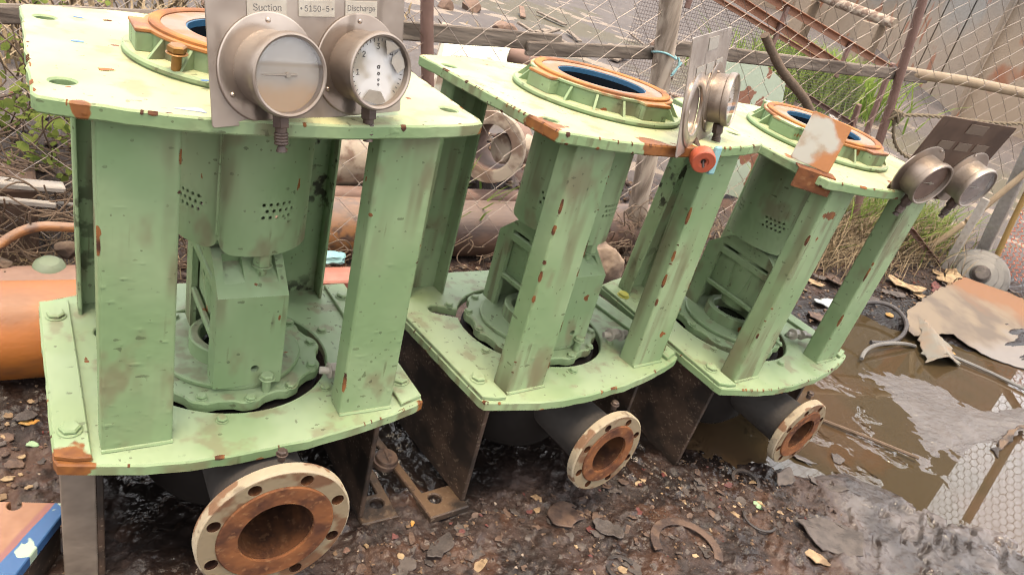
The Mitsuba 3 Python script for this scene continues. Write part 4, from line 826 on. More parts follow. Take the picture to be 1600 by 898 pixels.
ring_thing('small_gasket', 1.085, -0.290, 0.035, 0.005, 0.002, 'rubber', 'small dark curved gasket at the bottom edge of the mud', 'gasket', 0, 215, lift=0.005)
ring_thing('curved_strip', 1.60, -0.285, 0.045, 0.0035, 0.003, 'rubber', 'thin dark curved strip left of the largest grey scale plate', 'gasket', 120, 300, lift=0.004)
hz = lambda pts, r: [(x, y, max(gz(x, y), -0.010) + r + dz) for x, y, dz in pts]
solo('hose_loop', tubes([spline(hz([(3.20, 0.42, 0), (3.30, 0.40, 0.002), (3.45, 0.42, 0.01), (3.58, 0.50, 0.03), (3.60, 0.60, 0.05), (3.48, 0.66, 0.05), (3.30, 0.62, 0.04), (3.18, 0.60, 0.02)], 0.011), 60)], 0.011, 8), 'rubber', 'loop of black hose lying in the far side of the puddle', 'hose')
solo('hose_piece', tubes([spline(hz([(2.96, 0.31, 0.012), (3.08, 0.355, 0.03), (3.22, 0.365, 0.03), (3.36, 0.36, 0.02), (3.47, 0.35, 0.0)], 0.009), 40)], 0.009, 8), 'hub_grey', 'short grey hose end arching over the puddle', 'hose')
solo('steel_rod', tubes([[(3.50, 0.33, 0.012), (3.60, 0.24, 0.008), (3.70, 0.08, 0.004), (3.76, -0.10, 0.004)]], 0.008, 6), 'hub_grey', 'thin grey rod lying across the puddle towards the hexagon mirror', 'rod')
solo('puddle_twig', tubes([spline([(2.30, 0.06, 0.0), (2.44, -0.12, 0.006), (2.52, -0.24, 0.012)], 12)], 0.006, 6), 'bark', 'thin dark twig in the puddle left of the silted sheet', 'twig')
# sheets at the puddle
def sheet(name, pts, mat, label, category, zfun, t=0.006, res=0.03):
    p = sg.Polygon(pts).segmentize(res); c = np.asarray(p.exterior.coords)[:-1]; c = c + rng.normal(0, 0.006, c.shape); p = sg.Polygon(c).buffer(0.004)
    m = plate(p, 0, t, t * 0.3).subdivide_to_size(res * 1.3); v = m.vertices; v[:, 2] += zfun(v[:, 0], v[:, 1]); m.vertices = v
    return solo(name, m, mat, label, category, None, 35)
n3 = lambda x, y, f, s: meshkit.fbm(np.stack([x * f, y * f, 0 * x], -1), 3, s) - 0.5
sheet('rust_sheet', [(3.50, 0.40), (3.66, 0.55), (4.10, 0.66), (4.62, 0.77), (4.95, 0.55), (4.70, 0.20), (4.30, -0.03), (4.03, 0.07), (3.88, 0.20), (3.83, 0.37)], 'rust_sheet', 'large flat rusty steel sheet sloping into the right end of the puddle', 'steel sheet', lambda x, y: -0.006 + 0.10 * sstep(0.1, 0.85, y) + 0.018 * n3(x, y, 2.0, 4))
SILT = sg.Polygon([(2.86, 0.26), (3.02, 0.27), (3.17, 0.20), (3.26, 0.08), (3.24, -0.02), (3.26, -0.12), (3.47, -0.19), (3.38, -0.25), (3.07, -0.275), (2.72, -0.30), (2.44, -0.305), (2.47, -0.25), (2.60, -0.18), (2.72, -0.06), (2.80, 0.10)])
def silt_z(x, y):
    d = shapely.distance(SILT.exterior, shapely.points(x, y)); lip = sstep(3.02, 3.46, x - 0.25 * (y + 0.2)) * (1 - sstep(-0.20, -0.05, y))
    return -0.0175 + 0.0165 * sstep(0.0, 0.15, d + 0.10 * n3(x, y, 11, 2) + 0.06 * n3(x, y, 42, 3)) + 0.055 * lip + 0.008 * n3(x, y, 9, 6) + 0.006 * n3(x, y, 30, 7)
sheet('silted_sheet', list(SILT.exterior.coords)[:-1], 'silt_sheet', 'grey silt covered sheet curling out of the middle of the puddle', 'steel sheet', silt_z, 0.004, 0.012)
sheet('bent_sheet', [(3.66, 0.52), (3.78, 0.42), (3.70, 0.30), (3.56, 0.17), (3.36, 0.22), (3.48, 0.34), (3.60, 0.42)], 'bent_tan', 'bent tan scrap sheet with a lifted edge beside the rust sheet', 'steel sheet', lambda x, y: 0.0 + 0.055 * np.clip(1 - np.abs((x - 3.62) - 0.9 * (y - 0.38)) / 0.13, 0, 1) + 0.02 * n3(x, y, 8, 9), 0.006)
sheet('dark_plate', [(3.40, -0.225), (3.44, -0.205), (3.06, -0.295), (2.96, -0.315), (3.0, -0.28)], 'dark_steel', 'thin dark lip edge on the near side of the silted sheet', 'steel sheet', lambda x, y: -0.01 + 0.035 * sstep(2.98, 3.4, x), 0.008)
# near left: painted corner plate of a fourth frame, its foot, and a round plug
cp = sg.Polygon([(-0.50, 0.285), (-0.052, 0.143), (-0.043, 0.128), (-0.134, -0.02), (-0.175, -0.085), (-0.60, -0.05)])
cp = cp.difference(circle(-0.128, 0.158, 0.0125, 20))
K = thing('corner_plate', 'rusty steel plate corner with a blue painted stripe at the lower left edge', 'steel plate')
part(K, 'top', shape(moved(plate(cp, 0.098, 0.122, 0.002), Tr(0, 0, 0)), 'corner_paint', 25))
part(K, 'side_web', shape(hull([(-0.056, 0.125, 0.0975), (-0.064, 0.128, 0.0975), (-0.143, -0.035, 0.0975), (-0.151, -0.03, 0.0975), (-0.056, 0.125, -0.01), (-0.064, 0.128, -0.01), (-0.143, -0.035, -0.01), (-0.151, -0.03, -0.01)]), 'dark_steel', 25))
S2 = thing('slotted_plug', 'round brown plug with a cross slot lying between the first two pumps', 'plug')
pm = Tr(0.665, 0.200, 0.012) @ Rx(0.10) @ Ry(0.06)
part(S2, 'body', shape(lathe([(0, 0), (0.031, 0), (0.033, 0.004), (0.033, 0.016), (0.029, 0.018), (0.028, 0.028), (0.026, 0.030), (0, 0.030)], 40), 'flake_brown', 30), pm)
part(S2, 'slot_bar', shape(box(-0.004, 0.004, -0.024, 0.024, 0.0295, 0.0325, 0.001), 'flake_brown', 25), pm)

# ------------------------------------------------------------------ scrap behind the pumps
def pipe_mesh(p0, p1, r, wall=0.012, n=48):
    p0, p1 = np.asarray(p0, float), np.asarray(p1, float); L = np.linalg.norm(p1 - p0); k = 24
    prof = [(r - wall, 0), (r, 0)] + [(r, L * i / k) for i in range(1, k)] + [(r, L), (r - wall, L)]
    m = lathe(prof, n, True); m.apply_transform(trimesh.geometry.align_vectors([0, 0, 1], (p1 - p0) / L)); m.apply_translation(p0); return m
solo('large_pipe', roughen(pipe_mesh((-1.6, 0.80, 0.124), (0.16, 0.765, 0.122), 0.122), 0.003, 7), 'orange_pipe', 'thick orange pipe lying behind the first pump at the left edge', 'pipe')
solo('large_pipe', roughen(pipe_mesh((0.55, 1.36, 0.118), (2.62, 1.36, 0.125), 0.118), 0.003, 6), 'brown_pipe', 'thick dark brown pipe lying behind the wire between the first two pumps', 'pipe')
solo('thin_pipe', pipe_mesh((0.30, 1.505, 0.185), (2.05, 1.515, 0.205), 0.034, 0.005, 24), 'pink_pipe', 'thin pinkish pipe lying along the top of the dark brown pipe', 'pipe')
solo('large_pipe', pipe_mesh((-1.4, 1.02, 0.075), (0.05, 0.965, 0.100), 0.085), 'pink_pipe', 'pinkish brown pipe just behind the thick orange pipe', 'pipe')
V = thing('valve_body', 'big dusty flanged pipe bend standing behind the brown pipe', 'pipe fitting')
Mv = Tr(1.60, 1.50, 0.435) @ Rz(-0.85) @ Rx(math.pi / 2 - 0.1)
part(V, 'flange', shape(lathe([(0.098, -0.02), (0.150, -0.02), (0.152, -0.016), (0.152, 0.016), (0.150, 0.02), (0.112, 0.022), (0.098, 0.018)], 56, True), 'dusty_cream', 30), Mv)
part(V, 'pipe_body', shape(lathe([(0.099, 0.0), (0.099, -0.26), (0.120, -0.26), (0.124, -0.021)], 48), 'pink_pipe', 35), Mv)
part(V, 'side_neck', shape(cyl((0.0, 0, 0), (0.16, 0, 0.0), 0.066, 32), 'dusty_cream', 35), Tr(1.66, 1.52, 0.425) @ Rz(0.15))
solo('cream_drum', lathe([(0, -0.16), (0.10, -0.16), (0.112, -0.15), (0.115, -0.14), (0.115, 0.14), (0.112, 0.15), (0.10, 0.16), (0, 0.16)], 40), 'dusty_cream', 'dusty cream drum lying behind the first pump', 'drum')
scene['cream_drum']['to_world'] = T((Tr(1.10, 1.64, 0.30) @ Rz(0.1) @ Ry(math.pi / 2)).tolist())
def rock(r, seed, sub=4):
    m = trimesh.creation.icosphere(sub, r); v = m.vertices.copy(); d = v / r
    q = np.random.default_rng(seed); 
    for _ in range(14):
        nrm = q.normal(size=3); nrm /= np.linalg.norm(nrm); h = q.uniform(0.55, 0.9) * r; s = v @ nrm; v -= np.clip(s - h, 0, None)[:, None] * nrm * 0.92
    v += d * (meshkit.fbm(v / r * 2.5 + seed, 4, seed)[:, None] - 0.5) * r * 0.22
    m.vertices = v; return m
def put(key, M): scene[key]['to_world'] = T(np.asarray(M).tolist())
k_ = solo('stone', rock(0.125, 3), 'stone', 'angular tan stone behind the middle pump, largest stone in view', 'stone', None, 20); put(k_, Tr(2.02, 1.06, 0.085) @ Rz(0.5) @ np.diag([0.95, 0.8, 1.05, 1]))
for i, (x, y, z, r, what) in enumerate(((2.30, 1.50, 0.20, 0.10, 'brown stone lying above the big tan stone behind the fence post'), (2.42, 1.62, 0.30, 0.09, 'dusty stone on the scrap mound right of the wooden post'), (0.02, 1.06, 0.195, 0.035, 'small grey stone resting on the pinkish brown pipe'), (-0.145, 1.00, 0.19, 0.03, 'rounded stone at the left edge on the pinkish brown pipe'), (2.36, 1.45, 0.09, 0.10, 'brown lump between the fence post and the middle pump'))):
    k_ = solo('stone', rock(r, 10 + i, 3), 'stone' if i != 4 else 'brown_box', what, 'stone', None, 20); put(k_, Tr(x, y, z) @ np.diag([1.1, 0.9, 0.75, 1]))
solo('bent_tube', tubes([spline([(-0.30, 0.98, 0.185), (-0.16, 0.985, 0.225), (-0.10, 1.0, 0.275), (-0.05, 1.0, 0.295), (0.03, 1.0, 0.293), (0.10, 1.02, 0.288), (0.16, 1.06, 0.20)], 50)], 0.013, 12), 'brown_pipe', 'bent brown tube end above the pinkish pipe at the left', 'pipe')
solo('scrap_box', roughen(box(-0.55, -0.045, 1.22, 1.45, 0.0, 0.305, 0.008).subdivide().subdivide().subdivide(), 0.004, 12), 'brown_box', 'brown rusty box behind the left pipes', 'scrap box')
for i, (a, b, w) in enumerate((((-0.40, 1.16, 0.365), (0.02, 1.20, 0.322), 'grey splintered board end lying on the brown scrap box'), ((-0.30, 1.10, 0.34), (-0.005, 1.12, 0.303), 'thin pale stick in front of the grey board at the left'), ((-0.02, 1.20, 0.275), (0.10, 1.24, 0.245), 'short pale slat under the board at the left'))):
    solo('board', obb(a, b, (0.05, 0.018, 0.014)[i], (0.016, 0.016, 0.010)[i], 0.003), 'grey_board', w, 'board')
solo('green_cup', moved(lathe([(0.0, 0.022), (0.024, 0.020), (0.036, 0.010), (0.040, 0.0), (0.036, 0.0), (0, 0.004)], 32), Rx(0.15), Tr(-0.03, 0.985, 0.183)), 'green_lid', 'pale green shallow lid lying on the pinkish pipe at the left', 'lid')
solo('red_block', roughen(box(0.66, 0.86, 0.93, 1.03, 0.04, 0.135, 0.006).subdivide().subdivide(), 0.004, 9), 'red_scrap', 'pinkish red scrap block behind the first pump', 'scrap block')
bsdf('red_scrap', two(pr(lambda p, n, uv: mix((0.36, 0.12, 0.085), (0.45, 0.20, 0.15), fbm(p.x * 30, p.y * 30, p.z * 30, 3)), 0.7)))
k_ = solo('blue_rag', roughen(trimesh.creation.icosphere(3, 0.04), 0.02, 30), 'cyan_tape', 'crumpled pale blue rag behind the first pump', 'rag'); put(k_, Tr(0.80, 1.06, 0.155) @ np.diag([1.2, 0.8, 0.45, 1]))
k_ = solo('leaning_panel', cat([plate(sg.Polygon([(-0.31, 0), (0.30, -0.05), (0.34, 0.60), (0.30, 0.72), (-0.02, 0.80), (-0.30, 0.76)]).segmentize(0.05), 0, 0.004, 0.001), box(-0.30, 0.29, 0.0, 0.73, -0.08, -0.003, 0.004)]), 'mint_rust', 'rusty pale mint steel cabinet standing behind the fence', 'cabinet'); put(k_, Tr(3.66, 1.98, 0.12) @ Rz(0.05) @ Ry(0.10) @ Rx(math.pi / 2 - 0.10))
solo('white_sheet', roughen(hull([(2.82, 4.46, 0.42), (3.50, 4.50, 0.36), (3.02, 3.70, 0.26), (2.36, 3.52, 0.28), (2.82, 4.46, 0.0), (3.50, 4.50, 0.0), (3.02, 3.72, 0.0), (2.36, 3.54, 0.0)]).subdivide().subdivide().subdivide(), 0.04, 3), 'white_sheet', 'pale yellow white sheet lying in the yard beyond the fence', 'sheet')
solo('yard_pipe', pipe_mesh((3.20, 4.46, 0.30), (4.35, 3.95, 0.24), 0.075, 0.01, 24), 'pink_pipe', 'pinkish pipe lying in the yard beside the pale sheet', 'pipe')
solo('yard_block', box(3.15, 3.42, 4.46, 4.80, -0.01, 0.225, 0.02), 'brown_box', 'brown block carrying the pinkish yard pipe', 'block')

# ------------------------------------------------------------------ the fence behind the pumps
FENCE = [(-1.6, 1.12), (4.12, 1.33), (5.35, 1.08)]
def along(s):
    """point of the fence line at the distance s"""
    for a, b in zip(FENCE, FENCE[1:]):
        a, b = np.array(a), np.array(b); L = np.linalg.norm(b - a)
        if s <= L or b[0] == FENCE[-1][0]: return a + (b - a) * s / L
        s -= L
FL_LEN = sum(np.linalg.norm(np.subtract(b, a)) for a, b in zip(FENCE, FENCE[1:]))
FN = thing('chain_link_fence', 'rusty chain link fence on wooden and steel posts behind the pumps', 'fence')
wp_, hp_ = 0.072, 0.064; lines = []
for i in range(int(FL_LEN / wp_) - 1):
    pts = []; z0 = 0.10 + 0.08 * rng.random() if i % 7 else 0.14
    for j in range(32):
        s = (i + ((j + i) % 2)) * wp_ ; z = 0.06 + j * hp_
        if z < z0: continue
        q = along(s); e = 0.030 * (meshkit.fbm(np.array([s * 2.2, z * 2.2, 0.3]), 2, 11) - 0.5); g = 0.05 * (meshkit.fbm(np.array([s * 1.1, z * 1.3, 7.3]), 2, 12) - 0.5)
        pts.append((q[0] + e + rng.normal(0, 0.003), q[1] + 0.004 * (-1) ** (i + j) + 0.06 * (meshkit.fbm(np.array([s * 0.9, z * 0.9, 1.3]), 2, 13) - 0.5), z + g - 0.02 + rng.normal(0, 0.003)))
    lines.append(pts)
part(FN, 'wire_mesh', shape(tubes(lines, 0.0018, 4), 'wire', 40)); stuff(f'{FN}__wire_mesh')
part(FN, 'post', shape(roughen(tubes([spline([(1.035, 1.22, 1.5), (1.05, 1.23, 0.99), (1.12, 1.235, 0.70), (1.16, 1.24, -0.05)], 24)], 0.022, 12), 0.002, 30), 'brown_steel', 35))
def timber(pts, r, seed, mat='post_wood'):
    p = spline(pts, 60); m = tubes([p], r, 20); v = m.vertices; d = meshkit.fbm(v * [14, 14, 2.2], 3, seed)[:, None] - 0.5
    c = p[np.clip(np.arange(len(v)) // 20, 0, 59)]; m.vertices = v + (v - c) / r * d * r * 0.45; return shape(m, mat, 40)
part(FN, 'post', timber([(2.05, 1.27, 1.55), (2.12, 1.275, 1.17), (2.22, 1.28, 0.80), (2.33, 1.29, 0.34), (2.42, 1.30, -0.05)], 0.047, 3))
part(FN, 'post', shape(roughen(tubes([spline([(3.72, 1.325, 1.9), (3.85, 1.325, 1.42), (4.04, 1.33, 0.78), (4.19, 1.33, 0.0)], 30)], 0.024, 12), 0.002, 30), 'brown_steel', 35))
part(FN, 'post', shape(obb((5.42, 1.06, -0.05), (5.02, 0.98, 0.95), 0.075, 0.075, 0.008), 'grey_board', 25))
part(FN, 'post', shape(obb((-1.1, 1.14, -0.05), (-1.1, 1.14, 1.6), 0.08, 0.08, 0.008), 'grey_board', 25))
part(FN, 'wire_tie', shape(tubes([[(2.18 + 0.053 * math.cos(a), 1.278 + 0.053 * math.sin(a), 0.97 + 0.008 * math.sin(2 * a)) for a in np.linspace(0, 6.6, 30)], spline([(2.225, 1.24, 0.97), (2.225, 1.225, 0.93), (2.205, 1.22, 0.90), (2.235, 1.22, 0.955)], 10)], 0.0045, 6), 'cyan_tape', 30), None, 'pale cyan cord tied round the wooden post')
part(FN, 'rail', shape(roughen(obb((0.60, 1.285, 0.860), (1.66, 1.30, 0.935), 0.022, 0.062, 0.004).subdivide().subdivide().subdivide(), 0.004, 9), 'wood', 30))
part(FN, 'rail', shape(roughen(obb((1.50, 1.275, 0.900), (2.16, 1.325, 0.957), 0.022, 0.052, 0.004).subdivide().subdivide().subdivide(), 0.003, 9), 'wood', 30))
part(FN, 'rail', shape(roughen(obb((2.20, 1.345, 0.985), (4.30, 1.37, 1.085), 0.026, 0.062, 0.006).subdivide().subdivide().subdivide().subdivide(), 0.005, 6), 'wood', 30))
part(FN, 'rail', shape(roughen(tubes([[(4.05, 1.395, 1.085), (4.6, 1.33, 1.115), (5.0, 1.25, 1.128), (5.5, 1.15, 1.14), (6.1, 1.03, 1.15)]], 0.030, 14), 0.003, 20), 'bamboo', 35))
part(FN, 'rail', shape(roughen(obb((-0.9, 1.20, 0.70), (0.62, 1.235, 0.862), 0.026, 0.05, 0.006).subdivide().subdivide().subdivide(), 0.004, 8), 'wood', 30))
solo('stick', roughen(tubes([spline([(2.66, 1.22, 1.13), (2.72, 1.215, 1.085), (2.85, 1.21, 1.00), (3.12, 1.20, 0.865), (3.35, 1.16, 0.55), (3.5, 1.10, 0.05)], 40)], [np.linspace(0.020, 0.026, 40)], 10), 0.003, 25), 'bark', 'bare brown branch leaning on the fence behind the far pump', 'branch')
rope1 = spline([(4.05, 1.30, 0.86), (4.3, 1.27, 0.895), (4.7, 1.21, 0.92), (5.2, 1.10, 0.99)], 60); rope2 = spline([(4.05, 1.30, 0.86), (4.16, 1.28, 0.70), (4.35, 1.25, 0.64), (4.6, 1.19, 0.68), (4.95, 1.12, 0.85)], 60)
def twist(p, r):
    i = np.arange(len(p)); out = []
    for ph in (0, math.pi):
        q = p.copy(); q[:, 1] += r * np.cos(i * 1.3 + ph); q[:, 2] += r * np.sin(i * 1.3 + ph); out.append(q)
    return out
knot = [np.array([(4.05 + 0.035 * math.cos(a) , 1.31 + 0.035 * math.sin(a), 0.86 + 0.03 * math.sin(1.7 * a + k)) for a in np.linspace(0, 9, 40)]) for k in range(3)]
solo('rope', tubes(twist(rope1, 0.006) + twist(rope2, 0.006) + knot, 0.007, 6), 'rope', 'frayed brown rope tied to the rusty fence post on the right', 'rope')
# stakes, planks and the plastic net at the right corner
solo('plank', obb((4.86, 1.00, 0.02), (4.85, 0.985, 0.52), 0.05, 0.018, 0.003, up=(1, 0, 0)), 'grey_board', 'narrow weathered plank leaning at the right corner of the fence', 'plank')
put('plank', np.eye(4))
solo('angle_iron', cat([obb((4.96, 1.06, 0.0), (4.22, 1.00, 0.31), 0.035, 0.004, 0.0008), obb((4.955, 1.075, 0.0), (4.215, 1.015, 0.31), 0.004, 0.035, 0.0008)]), 'brown_steel', 'dark rusty angle iron leaning from the ground behind the far leg', 'angle iron')
solo('bamboo_pole', tubes([spline([(4.80, 1.18, 0.05), (4.90, 1.10, 0.22), (5.06, 0.95, 0.706), (5.12, 0.90, 0.86)], 30)], 0.020, 10), 'bamboo', 'pale bent pole leaning up to the right edge', 'pole')
solo('bamboo_stake', tubes([[(5.30, 0.93, 0.10), (5.22, 0.93, 0.40), (5.13, 0.92, 0.75)]], 0.018, 10), 'bamboo_yellow', 'yellow bamboo stake tied to the corner post', 'stake')
bsdf('bamboo_yellow', two(pr((0.42, 0.26, 0.09), 0.5)))
H = thing('wheel_hub', 'grey ribbed round hub half buried by the right corner of the fence', 'wheel hub')
Mh = Tr(5.02, 0.86, 0.05) @ Rz(-1.1) @ Rx(1.05)
part(H, 'drum', shape(lathe([(0, 0.05), (0.055, 0.05), (0.062, 0.030), (0.100, 0.022), (0.106, 0.012), (0.138, 0.006), (0.145, -0.006), (0.168, -0.018), (0.185, -0.05), (0.185, -0.10), (0, -0.10)], 56), 'hub_grey', 25), Mh)
part(H, 'hub_cap', shape(lathe([(0, 0.075), (0.04, 0.07), (0.052, 0.058), (0.054, 0.0505)], 40), 'flake_grey', 35), Mh)
net = []
for i in range(70):
    z = [0.02 + 0.009 * j for j in range(60)]
    net.append([(5.44 + 0.004 * math.sin(i), 0.98 - i * 0.034 + 0.012 * math.sin(j * 1.9 + (i % 2) * math.pi) + 0.01 * math.sin(j * 0.3), zz) for j, zz in enumerate(z)])
W2 = thing('side_fence', 'side fence of hexagon wire with an orange plastic net along its foot', 'fence')
part(W2, 'plastic_net', shape(tubes(net, 0.0035, 4), 'orange_net', 40)); stuff(f'{W2}__plastic_net')
hexl = []; a_ = 0.030
for r_ in range(48):
    zc = 0.42 + r_ * a_ * 1.5
    pts = []
    for c_ in range(84):
        y = 1.02 - (c_ * 0.5) * a_ * math.sqrt(3); pts.append((5.47 + 0.02 * math.sin(zc * 3 + y), y, zc + (a_ * 0.25 if (c_ + r_) % 2 else -a_ * 0.25)))
    hexl.append(pts)
    for c_ in range(84):
        if (c_ + r_) % 2:
            y = 1.02 - (c_ * 0.5) * a_ * math.sqrt(3); hexl.append([(5.47 + 0.02 * math.sin(zc * 3 + y), y, zc + a_ * 0.25), (5.47 + 0.02 * math.sin((zc + a_ * 1.25) * 3 + y), y, zc + a_ * 1.25)])
part(W2, 'hexagon_wire', shape(tubes(hexl, 0.0023, 4), 'hex_wire', 40)); stuff(f'{W2}__hexagon_wire')
part(W2, 'post', shape(tubes([[(5.50, 0.36, 0.0), (5.50, 0.33, 0.8), (5.50, 0.27, 1.7), (5.50, 0.23, 2.6)]], 0.030, 10), 'post_wood', 35))
part(W2, 'post', shape(tubes([[(5.50, -1.05, 0.0), (5.50, -1.1, 2.6)]], 0.030, 10), 'post_wood', 35))
part(W2, 'brace', shape(tubes([[(5.53, 0.75, 0.55), (5.53, -0.2, 1.05), (5.53, -1.1, 1.55)]], 0.026, 10), 'post_wood', 35))

# ------------------------------------------------------------------ beyond the fence: stair rail, grass, tall sheet wall
ST = thing('stair_rail', 'rusty orange stair railing with fine mesh infill beyond the fence', 'railing')
yS = 2.8
def angle_bar(a, b, w=0.045): return cat([obb(a, b, w, 0.006, 0.001), obb(np.add(a, (0, w / 2, -w / 2)), np.add(b, (0, w / 2, -w / 2)), 0.006, w, 0.001)])
for a, b, w in (((3.2, yS, 1.465), (6.18, yS, 0.985), 0.05), ((3.2, yS, 1.395), (5.76, yS, 0.875), 0.05), ((3.2, yS, 1.30), (5.30, yS, 0.91), 0.03)): part(ST, 'rail', shape(angle_bar(a, b, w), 'rail_rust', 25))
for x, z0, z1 in ((4.66, 0.90, 1.22), (5.55, 0.80, 1.08), (3.70, 1.05, 1.38)): part(ST, 'baluster', shape(box(x - 0.018, x + 0.018, yS - 0.012, yS + 0.012, z0, z1, 0.003), 'brown_steel', 25))
for x, z1 in ((6.22, 1.0), (6.02, 0.62)): part(ST, 'baluster', shape(obb((x + 0.15, yS, 0.0), (x, yS, z1), 0.04, 0.04, 0.004), 'brown_steel', 25))
part(ST, 'rail', shape(angle_bar((4.9, yS, 0.72), (6.05, yS, 0.46), 0.035), 'brown_steel', 25))
bsdf('rail_rust', two(pr(lambda p, n, uv: mix((0.36, 0.15, 0.075), (0.48, 0.24, 0.15), fbm(p.x * 9, p.y * 9, p.z * 9, 3)), 0.7)))
grid = []
for i in range(120):
    x = 3.3 + i * 0.023; top = 1.29 - (x - 3.2) * 0.186
    if x < 6.05: grid.append([(x, yS + 0.02, 0.05), (x + 0.0, yS + 0.02, min(top, 1.25))])
for j in range(54):
    z = 0.06 + j * 0.023; xr = min(6.05, 3.2 + (1.29 - z) / 0.186)
    if xr > 3.35: grid.append([(3.3, yS + 0.02, z), (xr, yS + 0.02, z)])
part(ST, 'mesh_infill', shape(tubes(grid, 0.0016, 4), 'mesh_wire', 40)); stuff(f'{ST}__mesh_infill')
bsdf('mesh_wire', two(pr((0.13, 0.095, 0.09), 0.6)))
WL = thing('sheet_metal_wall', 'tall weathered wall of overlapping grey metal sheets beyond the yard', 'wall')
line = [(15.9, 3.7), (15.0, 6.5), (21.0, 11.2), (33.0, 20.5), (41.0, 33.0), (34.0, 46.0), (14.0, 50.0)]
i = 0
for (a, b) in zip(line, line[1:]):
    a, b = np.array(a), np.array(b); L = np.linalg.norm(b - a); d = (b - a) / L; n_ = max(1, round(L / (2.0 if a[0] < 25 and a[1] < 25 else 4.0))); nrm = np.array([-d[1], d[0]])
    for k in range(n_):
        p, q = a + d * (L * k / n_ - 0.12), a + d * (L * (k + 1) / n_ + 0.12); o = nrm * (0.03 if i % 2 else 0.0); i += 1
        m = obb((*(p + o), 2.05), (*(q + o), 2.05), 0.012, 4.3, 0.004); part(WL, 'panel', shape(m, 'wall_sheet', 25))
        m2 = obb((*(p + o * 0.5 + nrm * 0.06), 6.0), (*(q + o * 0.5 + nrm * 0.06), 6.0), 0.012, 4.2, 0.004); part(WL, 'panel', shape(m2, 'wall_sheet', 25))
solo('lying_pole', tubes([[(15.2, 11.4, 1.42), (14.9, 10.0, 1.33), (14.6, 8.3, 1.25)]], 0.10, 12), 'dusty_cream', 'pale pole lying in front of the tall sheet wall', 'pole')
solo('pole_rest', box(14.55, 14.85, 8.6, 9.0, 0, 1.16, 0.02), 'wall_sheet', 'right grey block under the pale lying pole', 'block'); solo('pole_rest', box(14.85, 15.2, 10.6, 11.0, 0, 1.25, 0.02), 'wall_sheet', 'left grey block under the pale lying pole', 'block')

q8 = np.random.default_rng(88)
for i in range(46):
    x, y = q8.uniform(1.2, 8.5), q8.uniform(2.7, 8.5)
    if 3.2 < x < 6.6 and y < 3.1: continue
    a, l, z0 = q8.uniform(0, 3.14), q8.uniform(0.15, 0.75), gz(x, y)
    if i % 3: solo('scrap_board', obb((x, y, z0 + 0.03), (x + l * math.cos(a), y + l * math.sin(a), z0 + q8.uniform(0.03, 0.14)), q8.uniform(0.04, 0.14), 0.025, 0.004), ['grey_board', 'wood', 'brown_box'][i % 3 + (i % 2) - 1], 'weathered scrap board lying in the yard beyond the fence', 'board', 'scrap boards in the yard')
    else: put(solo('scrap_lump', rock(q8.uniform(0.06, 0.16), 200 + i, 3), 'brown_box', 'brown lump of scrap lying in the yard beyond the fence', 'scrap lump', 'scrap lumps in the yard', 20), Tr(x, y, z0 + 0.03))
# ------------------------------------------------------------------ plants
def blades(n, cx, cy, sx, sy, h0, h1, w, lean, z=None):
    V, F = [], []; b = 0
    for _ in range(n):
        x, y = cx + rng.normal(0, sx), cy + rng.normal(0, sy); z0 = gz(x, y) - 0.01 if z is None else z; h = rng.uniform(h0, h1); a = rng.uniform(0, 6.28); l = lean * rng.uniform(0.2, 1.4) * h
        d = np.array([math.cos(a), math.sin(a), 0]); s = np.array([-d[1], d[0], 0]) * w * rng.uniform(0.6, 1.3)
        for k, t in enumerate((0, 0.4, 0.75, 1.0)):
            c = np.array([x, y, z0]) + d * l * t ** 1.8 + np.array([0, 0, h * (t - 0.25 * lean * t ** 2.5)]); ww = s * (1, 0.9, 0.6, 0.06)[k]; V += [c - ww, c + ww]
        F += [[b, b + 1, b + 3], [b, b + 3, b + 2], [b + 2, b + 3, b + 5], [b + 2, b + 5, b + 4], [b + 4, b + 5, b + 7], [b + 4, b + 7, b + 6]]; b += 8
    return trimesh.Trimesh(V, F, process=False)
def st(key, mesh, mat, label, category='grass'):
    scene[key] = shape(mesh, mat, False); labels[key] = {'kind': 'stuff', 'label': label, 'category': category}
st('dry_grass', cat([blades(2600, 4.35, 1.32, 0.42, 0.16, 0.10, 0.34, 0.0032, 0.9), blades(900, 3.55, 1.25, 0.25, 0.12, 0.08, 0.24, 0.003, 1.0), blades(260, -0.15, 1.18, 0.2, 0.10, 0.1, 0.25, 0.002, 1.2)]), 'straw', 'dry straw coloured grass along the foot of the fence')
st('green_grass', cat([blades(900, 4.75, 1.40, 0.30, 0.14, 0.12, 0.40, 0.0045, 0.8), blades(220, 4.35, 1.45, 0.3, 0.12, 0.15, 0.42, 0.004, 0.8), blades(26, 1.42, 1.42, 0.10, 0.06, 0.22, 0.42, 0.006, 0.7), blades(18, 1.22, 1.34, 0.05, 0.05, 0.4, 0.62, 0.006, 0.4), blades(40, 5.0, 0.98, 0.08, 0.05, 0.06, 0.2, 0.003, 0.9), blades(1500, 9.6, 6.0, 0.6, 0.45, 0.35, 1.0, 0.014, 0.8)]), 'grass', 'green grass tufts by the fence and beyond the stair rail')
